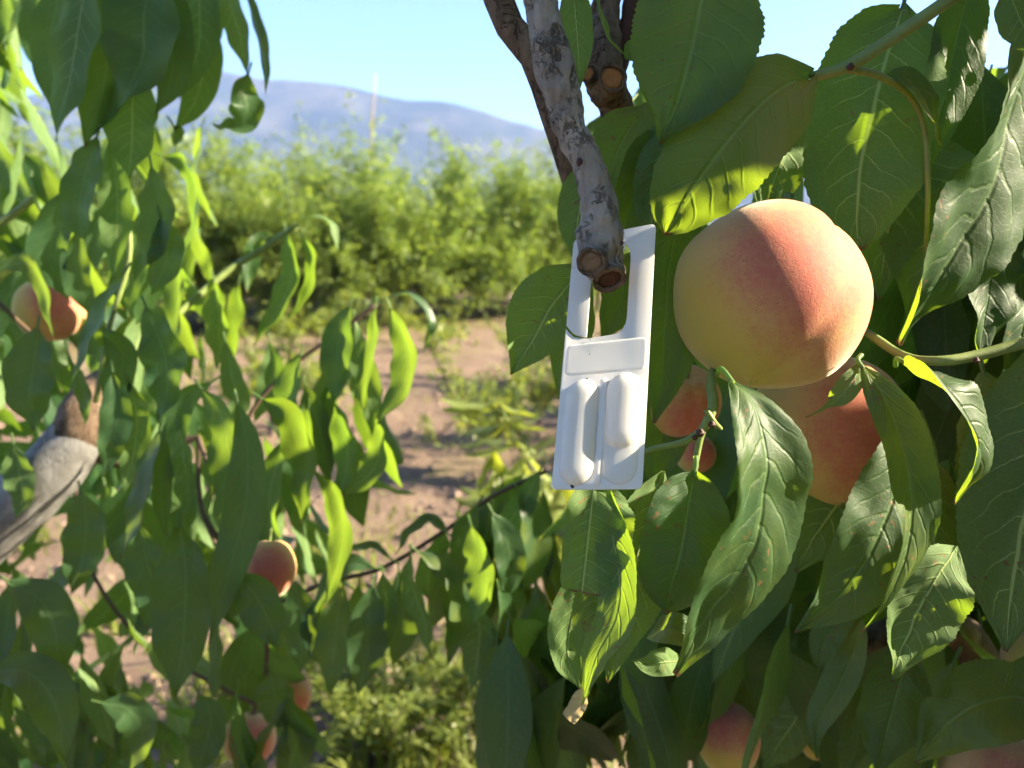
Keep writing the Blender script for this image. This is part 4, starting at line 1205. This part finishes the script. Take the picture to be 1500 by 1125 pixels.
SHADEPX = [(60, 700, .73), (100, 660, .73), (30, 750, .73), (10, 720, .74), (80, 720, .74), (880, 420, .30), (900, 520, .29), (845, 610, .28), (840, 690, .28), (930, 400, .30), (940, 520, .29), 
           (1030, 60, .285), (1010, 120, .285), (1120, 150, .284), (1060, 210, .284), (1000, 800, .30), (990, 740, .30),
           (840, 780, .30), (850, 840, .30), (830, 100, .272), (860, 240, .272), (880, 330, .272), (1260, 150, .318), (1240, 230, .318), (1400, 150, .33), (1165, 640, .28), (1170, 840, .28),
           (150, 60, .60), (210, 60, .59), (110, 120, .6), (180, 120, .6), (290, 60, .63), (190, 200, .63), (120, 280, .62), (520, 930, .7), (480, 930, .7), (270, 850, .62), (60, 560, .62), (380, 900, .62)]
def build_crown():
    rs = random.Random(5)
    V, F, U = [], [], []
    n = 0
    c0 = at(1100, 560, 0.31)
    def add(p, L, rot, var, offscreen=True, check=True):
        nonlocal n
        arr, fs, uv = FILL[var][1], FILL[var][2], FILL[var][3]
        Mx = np.array(rot.to_matrix()) * L
        q = arr @ Mx.T + np.array(p)
        for (m2, r) in (LITM if check else ()):
            pe = np.stack([q @ np.array(e1), q @ np.array(e2)], 1)
            if np.min(np.hypot(pe[:, 0] - m2[0], pe[:, 1] - m2[1])) < r:
                return False
        for k in range(0, len(q) if offscreen else 0, 3):
            t = to_px(Vector(q[k]))
            if t and t[0] < 1535 and -40 < t[1] < 1165:
                return False
        o = len(V)
        V.extend(map(tuple, q)); U.extend(map(tuple, uv))
        F.extend(tuple(x + o for x in f) for f in fs)
        n += 1
        return True
    from mathutils import Euler
    # shade for the close bunch
    for (px, py, d) in SHADEPX:
        q = at(px, py, d)
        for k in range(120):
            rz = math.atan2(S.y, S.x) + math.pi / 2 + rs.uniform(-.5, .5)
            L = rs.uniform(0.07, 0.13)
            p = q + S * rs.uniform(0.30, 0.60) + Vector((0, 0, L * 0.5)) + e1 * rs.uniform(-.012, .012) + e2 * rs.uniform(-.03, .03)
            if add(p, L, Euler((rs.gauss(0, .2), rs.gauss(0, .5), rz)), rs.randrange(len(FILL))):
                break
    def rot():
        return Euler((rs.gauss(0, .4), rs.gauss(0, .5), rs.uniform(0, 6.3)))
    for k in range(2200):
        p = c0 + S * rs.uniform(0.28, 0.75) + e1 * rs.uniform(-0.18, 0.21) + e2 * rs.uniform(-0.21, 0.21)
        add(p, rs.uniform(0.10, 0.14), rot(), rs.randrange(len(FILL)))
    # denser where the top and bottom of the left tree lie in shade
    for (px, py, d, wdt, cnt, t0) in ((185, 70, .61, .13, 330, .45), (250, 900, .72, .15, 240, .8), (520, 930, .70, .08, 90, .6)):
        cc = at(px, py, d)
        for k in range(cnt):
            p = cc + S * rs.uniform(t0, t0 + .7) + e1 * rs.uniform(-wdt, wdt) + e2 * rs.uniform(-wdt, wdt)
            add(p, rs.uniform(0.10, 0.14), rot(), rs.randrange(len(FILL)))
    # thinner crown further back, dappling the left tree
    c1 = at(330, 480, 0.75)
    for k in range(130):
        p = c1 + S * rs.uniform(0.85, 1.6) + e1 * rs.uniform(-0.5, 0.5) + e2 * rs.uniform(-0.5, 0.5)
        add(p, rs.uniform(0.10, 0.14), rot(), rs.randrange(len(FILL)))
    # unseen crown overhead and above the frame, added to cut sky light
    for k in range(900):
        x = rs.uniform(-0.45, 1.3)
        p = Vector((x, rs.uniform(-0.5, 1.0), 1.80 + .53 * (x + .45) + rs.uniform(0, .45)))
        add(p, rs.uniform(0.10, 0.14), rot(), rs.randrange(len(FILL)))
    # broad unseen crown on the sunny side, added to weaken fill from the right
    for k in range(2200):
        p = Vector((rs.uniform(0.33, 1.3), rs.uniform(-0.6, 0.36), rs.uniform(0.9, 2.3)))
        add(p, rs.uniform(0.10, 0.14), rot(), rs.randrange(len(FILL)))
    # leaves added behind the viewer to block sky and deepen the shade
    for k in range(550):
        p = Vector((rs.uniform(-1.0, 1.2), rs.uniform(-1.1, -0.35), rs.uniform(0.7, 2.3)))
        add(p, rs.uniform(0.10, 0.14), rot(), rs.randrange(len(FILL)))
    # unseen leaves added left of the viewer to hold back sky light
    for k in range(350):
        p = Vector((rs.uniform(-1.4, -0.45), rs.uniform(-0.6, 0.45), rs.uniform(0.8, 2.3)))
        t = to_px(p)
        if t is None or t[0] < -120:
            add(p, rs.uniform(0.10, 0.14), rot(), rs.randrange(len(FILL)), False)
    # depth of the crown behind the close leaves
    for k in range(1700):
        d = rs.uniform(0.62, 1.35)
        px, py = rs.uniform(870, 1750), rs.uniform(90, 1230)
        if py < 330 and px < 1330 or in_any(px, py + 60, [(1150, 1240, 760, 930), (860, 1020, 1000, 1200)]) or (px < 1000 and py < 600) or (px < 930 and py > 930):
            continue
        add(at(px, py, d), rs.uniform(0.10, 0.14), rot(), rs.randrange(len(FILL)), False)
    print('crown leaves', n)
    o = mesh_obj('crown', V, F, M['leaf_soft'], near, uvs=U)  # tree crown together with the unseen light-blocking leaves added around the viewer
    o['kind'] = 'stuff'
    V.clear(); F.clear(); U.clear()
    for k in range(760):
        px, py = rs.uniform(-320, 420), rs.uniform(-60, 1250)
        if py < 600 and px > 215 or py < 250 and px > 40 or in_any(px, py + 40, [(215, 335, 930, 1050), (90, 190, 830, 930), (370, 480, 1020, 1300)]):
            continue
        add(at(px, py, rs.uniform(1.0, 1.4)), rs.uniform(0.09, 0.13), rot(), rs.randrange(len(FILL)), False, False)
    o = mesh_obj('crown', V, F, M['leaf_soft'], left, uvs=U)
    o['kind'] = 'stuff'
build_crown()

# ================================================================ ORCHARD
def tree_meshes(hgt, rad, nshoot, nleaf, lsize, seed, mat, base_z=0.45, upright=0.8, spikes=0):
    rs = random.Random(seed)
    Vt, Ft = [], []
    def addt(pts, rr, segs=7, n=8):
        tv, tf = tube_data(pts, rr, n=n, segs=segs, amp=0.08, freq=5)
        o = len(Vt); Vt.extend(tv); Ft.extend(tuple(x + o for x in f) for f in tf)
    th = hgt * 0.20
    addt([Vector((0, 0, -0.08)), Vector((0.01, 0, th * 0.5)), Vector((0, 0, th))], [0.07 * hgt / 3, 0.055 * hgt / 3, 0.05 * hgt / 3], 10)
    limbs = []
    for k in range(6):
        a = k * math.pi / 3 + rs.uniform(-.3, .3)
        q = Vector((math.cos(a), math.sin(a), 0))
        e = q * rad * rs.uniform(.55, .9) + Vector((0, 0, hgt * (rs.uniform(.62, .82), rs.uniform(.3, .5), rs.uniform(.10, .22))[k % 3]))
        pts = [Vector((0, 0, th * 0.9)), q * rad * .3 + Vector((0, 0, th + hgt * .15)), e]
        addt(pts, [0.035 * hgt / 3, 0.022 * hgt / 3, 0.008])
        limbs.append(catmull(pts, 12))
    V, F, U = [], [], []
    per = nleaf // nshoot
    for k in range(nshoot):
        lb = rs.choice(limbs)
        p0 = lb[rs.randint(1, 12)]
        a = rs.uniform(0, 6.283)
        ln = rs.uniform(.35, .75) * hgt * 0.42
        out = Vector((math.cos(a), math.sin(a), 0)) * rs.uniform(.2, 1.0)
        tipp = p0 + (out + Vector((0, 0, rs.gauss(upright, .55)))).normalized() * ln
        if spikes and k < spikes:
            p0 = lb[12]
            tipp = p0 + Vector((rs.gauss(0, .12), rs.gauss(0, .12), hgt * rs.uniform(.28, .42)))
        rr = math.hypot(tipp.x, tipp.y)
        if rr > rad * 1.1:
            tipp.x *= rad * 1.1 / rr; tipp.y *= rad * 1.1 / rr
        if tipp.z < base_z: tipp.z = base_z + rs.random() * .4
        for i in range(per):
            t = rs.random()
            c = p0.lerp(tipp, t) + Vector((rs.gauss(0, .05), rs.gauss(0, .05), rs.gauss(0, .05))) * hgt / 3
            L = lsize * rs.uniform(.7, 1.25)
            az = rs.uniform(0, 6.283)
            T = Vector((math.cos(az), math.sin(az), rs.uniform(-.9, .3))).normalized()
            B = T.cross(Vector((rs.gauss(0, .5), rs.gauss(0, .5), 1))).normalized() * L * .22
            N = T.cross(B).normalized()
            o = len(V)
            V += [c, c + T * L * .5 + B + N * L * .06, c + T * L + Vector((0, 0, -L * .18)), c + T * L * .5 - B + N * L * .06]
            rv = rs.random()
            U += [(0.05, .5), (.5, .85), (.9, .5), (.5, .15)]
            F += [(o, o + 1, o + 2), (o, o + 2, o + 3)]
    def mk(nm, V, F, U, mat):
        me = bpy.data.meshes.new(nm)
        me.from_pydata([tuple(v) for v in V], [], F)
        if U:
            l = me.uv_layers.new(name='UVMap')
            idx = np.empty(len(me.loops), dtype=np.int32)
            me.loops.foreach_get('vertex_index', idx)
            l.data.foreach_set('uv', np.asarray(U, dtype=np.float32)[idx].ravel())
        me.materials.append(mat)
        return me
    return mk('trunk', Vt, Ft, None, M['bark_far']), mk('crown', V, F, U, mat)

def put_tree(name, meshes, loc, rz, sc, label, group):
    r = empty(name, loc)
    r.rotation_euler = (0, 0, rz); r.scale = sc
    tag(r, label, 'tree', group)
    for nm, me in zip(('trunk', 'crown'), meshes):
        o = bpy.data.objects.new(nm, me); link(o); o.parent = r
    return r
VAR = [tree_meshes(3.15, 1.35, 340, 19000, 0.082, 40 + q, M['leaf_far'], base_z=0.06, upright=0.30, spikes=(0, 1, 2, 3)[q]) for q in range(4)]
rs = random.Random(3)
for row, (yb, lab) in enumerate(((13.0, 'leafy sunlit fruit tree in the front of the dense far orchard row'), (16.4, 'fruit tree behind the front orchard row showing only its top shoots'))):
    for k in range(19 if row == 0 else 14):
        x = -11.5 + 0.74 * k * (1 + 0.3 * row) + rs.uniform(-.15, .15)
        y = yb + 0.65 * (x + 4) + rs.uniform(-.25, .25)
        sc = rs.uniform(.94, 1.08) * (1.08 + 0.006 * (x + 8))
        p = to_px(Vector((x, y, 1.5)))
        put_tree('fruit_tree', VAR[rs.randrange(4)], Vector((x, y, 0)), rs.uniform(0, 6.28), (sc, sc, sc * rs.uniform(.95, 1.1)), lab,
                 'front far orchard row' if row == 0 else 'second far orchard row')
YOUNG = tree_meshes(1.1, 0.62, 70, 2600, 0.05, 77, M['leaf_young'], base_z=0.06, upright=0.9)
g0 = on_ground(722, 692)
put_tree('young_tree', YOUNG, g0, 0.4, (1, 1, 1), 'small bushy young tree standing alone on the soil left of the dispenser', 'young trees')
put_tree('young_tree', YOUNG, on_ground(790, 640), 2.1, (.9, .9, .95), 'second small young tree on the soil, right behind the first one', 'young trees')
for (px, py, sc, rz, lab) in ((585, 500, .75, 1.0, 'small shrub at the foot of the far orchard row above the soil'), (468, 512, .8, 3.0, 'low shrub beside the soil behind the left twigs'),
                              (650, 515, .6, 4.0, 'lowest round shrub on the soil in front of the far orchard row'), (815, 560, 1.0, 5.0, 'shrub on the soil half hidden behind the dispenser leaves'),
                              (400, 640, 1.0, 2.0, 'green shrub on the soil glimpsed between the left leaves')):
    put_tree('young_tree', YOUNG, on_ground(px, py), rz, (sc * 1.3, sc * 1.3, sc), lab, 'young trees')
for (px, py, sc, rz) in ((515, 1085, .42, 1.0), (600, 1050, .36, 2.0), (668, 1105, .44, 3.0), (752, 1075, .38, 4.0), (560, 1130, .40, 5.0), (820, 1110, .4, .5)):
    put_tree('weed', YOUNG, on_ground(px, py), rz, (sc * 1.1, sc * 1.1, sc), 'leafy yellow green weed growing on the soil at the bottom centre', 'weeds at the bottom centre')['category'] = 'weed'
# trees off to the right whose shade falls across the soil
for i, (x, y, s) in enumerate(((1.9, 4.75, .58), (2.3, 6.3, .6), (1.7, 7.9, .6), (3.2, 5.6, .6), (2.9, 9.2, .6))):
    put_tree('fruit_tree', VAR[i % 4], Vector((x, y, 0)), i * 1.3, (s, s, s), 'fruit tree hidden behind the close leaves on the right', 'trees right of the soil strip')

# pole above the orchard
pp = Vector((0, 0, 0)); b = at(536, 330, 19.0); tpp = at(550, 108, 19.0)
po = empty('wooden_pole', Vector((b.x, b.y, 0)))
tag(po, 'thin pale pole rising above the far orchard in front of the mountain', 'pole')
tube('shaft', [Vector((b.x - 0.05, b.y, -0.1)), b.lerp(tpp, .5), tpp], [0.03, 0.026, 0.02], M['pole'], po, n=10, segs=10)

# sunny shoot behind the dispenser's left edge
sb = on_ground(800, 940)
shoot = empty('peach_shoot', sb)
tag(shoot, 'sunny young peach shoots with narrow yellow green leaves behind the dispenser', 'shoot')
rs = random.Random(31)
for k in range(9):
    pbase = sb + Vector((rs.uniform(-.25, .3), rs.uniform(-.1, .3), 0))
    tpx, tpy = rs.uniform(720, 830), rs.uniform(570, 760)
    tip = at(tpx, tpy, rs.uniform(1.5, 1.8))
    pts = [pbase, pbase.lerp(tip, .5) + Vector((rs.uniform(-.05, .05), 0, .08)), tip]
    tube('stem', pts, [.006, .004, .0015], M['twig'], shoot, n=16, segs=6)
    cc = catmull(pts, 16)
    for i in range(6, 17):
        for q in range(2):
            az = rs.uniform(0, 6.28)
            o = bpy.data.objects.new('leaf', FILL[rs.randrange(8)][0])
            o2 = link(o); o.parent = shoot; o.location = cc[i] - sb
            o.rotation_euler = (rs.uniform(.3, 1.5), 0, az); o.scale = (.10, .12, .14)
            o.material_slots[0].link = 'OBJECT'; o.material_slots[0].material = M['leaf_young']

# ---------------------------------------------------------------- grass, straw, clods
def blades(name, label, cat, spots, mat, wid, seed):
    rs = random.Random(seed)
    V, F = [], []
    for (x, y, h) in spots:
        a = rs.uniform(0, 6.283)
        lean = rs.uniform(.1, .9)
        dx, dy = math.cos(a) * h * lean, math.sin(a) * h * lean
        w = wid * rs.uniform(.6, 1.4)
        px_, py_ = -math.sin(a) * w, math.cos(a) * w
        o = len(V)
        z0 = 0.03 * 0
        V += [(x - px_, y - py_, z0), (x + px_, y + py_, z0), (x + dx * .4 + px_ * .8, y + dy * .4 + py_ * .8, h * .6), (x + dx * .4 - px_ * .8, y + dy * .4 - py_ * .8, h * .6), (x + dx, y + dy, h * .85)]
        F += [(o, o + 1, o + 2, o + 3), (o + 3, o + 2, o + 4)]
    ob = mesh_obj(name, V, F, mat, smooth=False)
    tag(ob, label, cat, kind='stuff')
rs = random.Random(8)
spots = []
for k in range(40):
    px, py = rs.uniform(420, 900), rs.uniform(1000, 1180)
    if rs.random() < .5: px, py = rs.uniform(-100, 500), rs.uniform(800, 1150)
    c = on_ground(px, py)
    for i in range(rs.randint(14, 40)):
        spots.append((c.x + rs.gauss(0, .05), c.y + rs.gauss(0, .06), rs.uniform(.06, .22)))
for k in range(160):
    px, py = rs.uniform(300, 900), rs.uniform(480, 980)
    c = on_ground(px, py)
    for i in range(10):
        spots.append((c.x + rs.gauss(0, .08), c.y + rs.gauss(0, .15), rs.uniform(.02, .08)))
for k in range(260):
    x = rs.uniform(-11, 5)
    y = 13.0 + 0.65 * (x + 4) - 1.3 + rs.gauss(0, .35)
    for i in range(6):
        spots.append((x + rs.gauss(0, .12), y + rs.gauss(0, .12), rs.uniform(.05, .2)))
blades('grass', 'tufts of bright green grass and weeds on the soil at the bottom', 'grass', spots, M['grass'], .006, 4)
spots = []
for k in range(5200):
    r = 1.0 + 11 * rs.random() ** 1.6
    a = rs.uniform(-.75, .5)
    spots.append((r * math.sin(a), r * math.cos(a), rs.uniform(.01, .06)))
blades('straw', 'scattered dry straw lying on the brown soil', 'straw', spots, M['straw'], .003, 5)
def clods():
    V, F = [], []
    rs = random.Random(12)
    for k in range(2600):
        r = 1.1 + 12 * rs.random() ** 1.5
        a = rs.uniform(-.75, .5)
        x, y = r * math.sin(a), r * math.cos(a)
        s = rs.uniform(.006, .03) * (1 if rs.random() < .9 else 2)
        o = len(V)
        for dv in ((1, 0, 0), (-1, 0, 0), (0, 1, 0), (0, -1, 0), (0, 0, .8), (0, 0, -.5)):
            V.append((x + dv[0] * s * rs.uniform(.6, 1.2), y + dv[1] * s * rs.uniform(.6, 1.2), .01 + dv[2] * s * rs.uniform(.5, 1.1)))
        for f in ((0, 2, 4), (2, 1, 4), (1, 3, 4), (3, 0, 4), (2, 0, 5), (1, 2, 5), (3, 1, 5), (0, 3, 5)):
            F.append(tuple(o + i for i in f))
    o = mesh_obj('soil_clods', V, F, M['clod'], smooth=False)
    tag(o, 'loose brown clods of earth scattered over the soil', 'clods', kind='stuff')
clods()
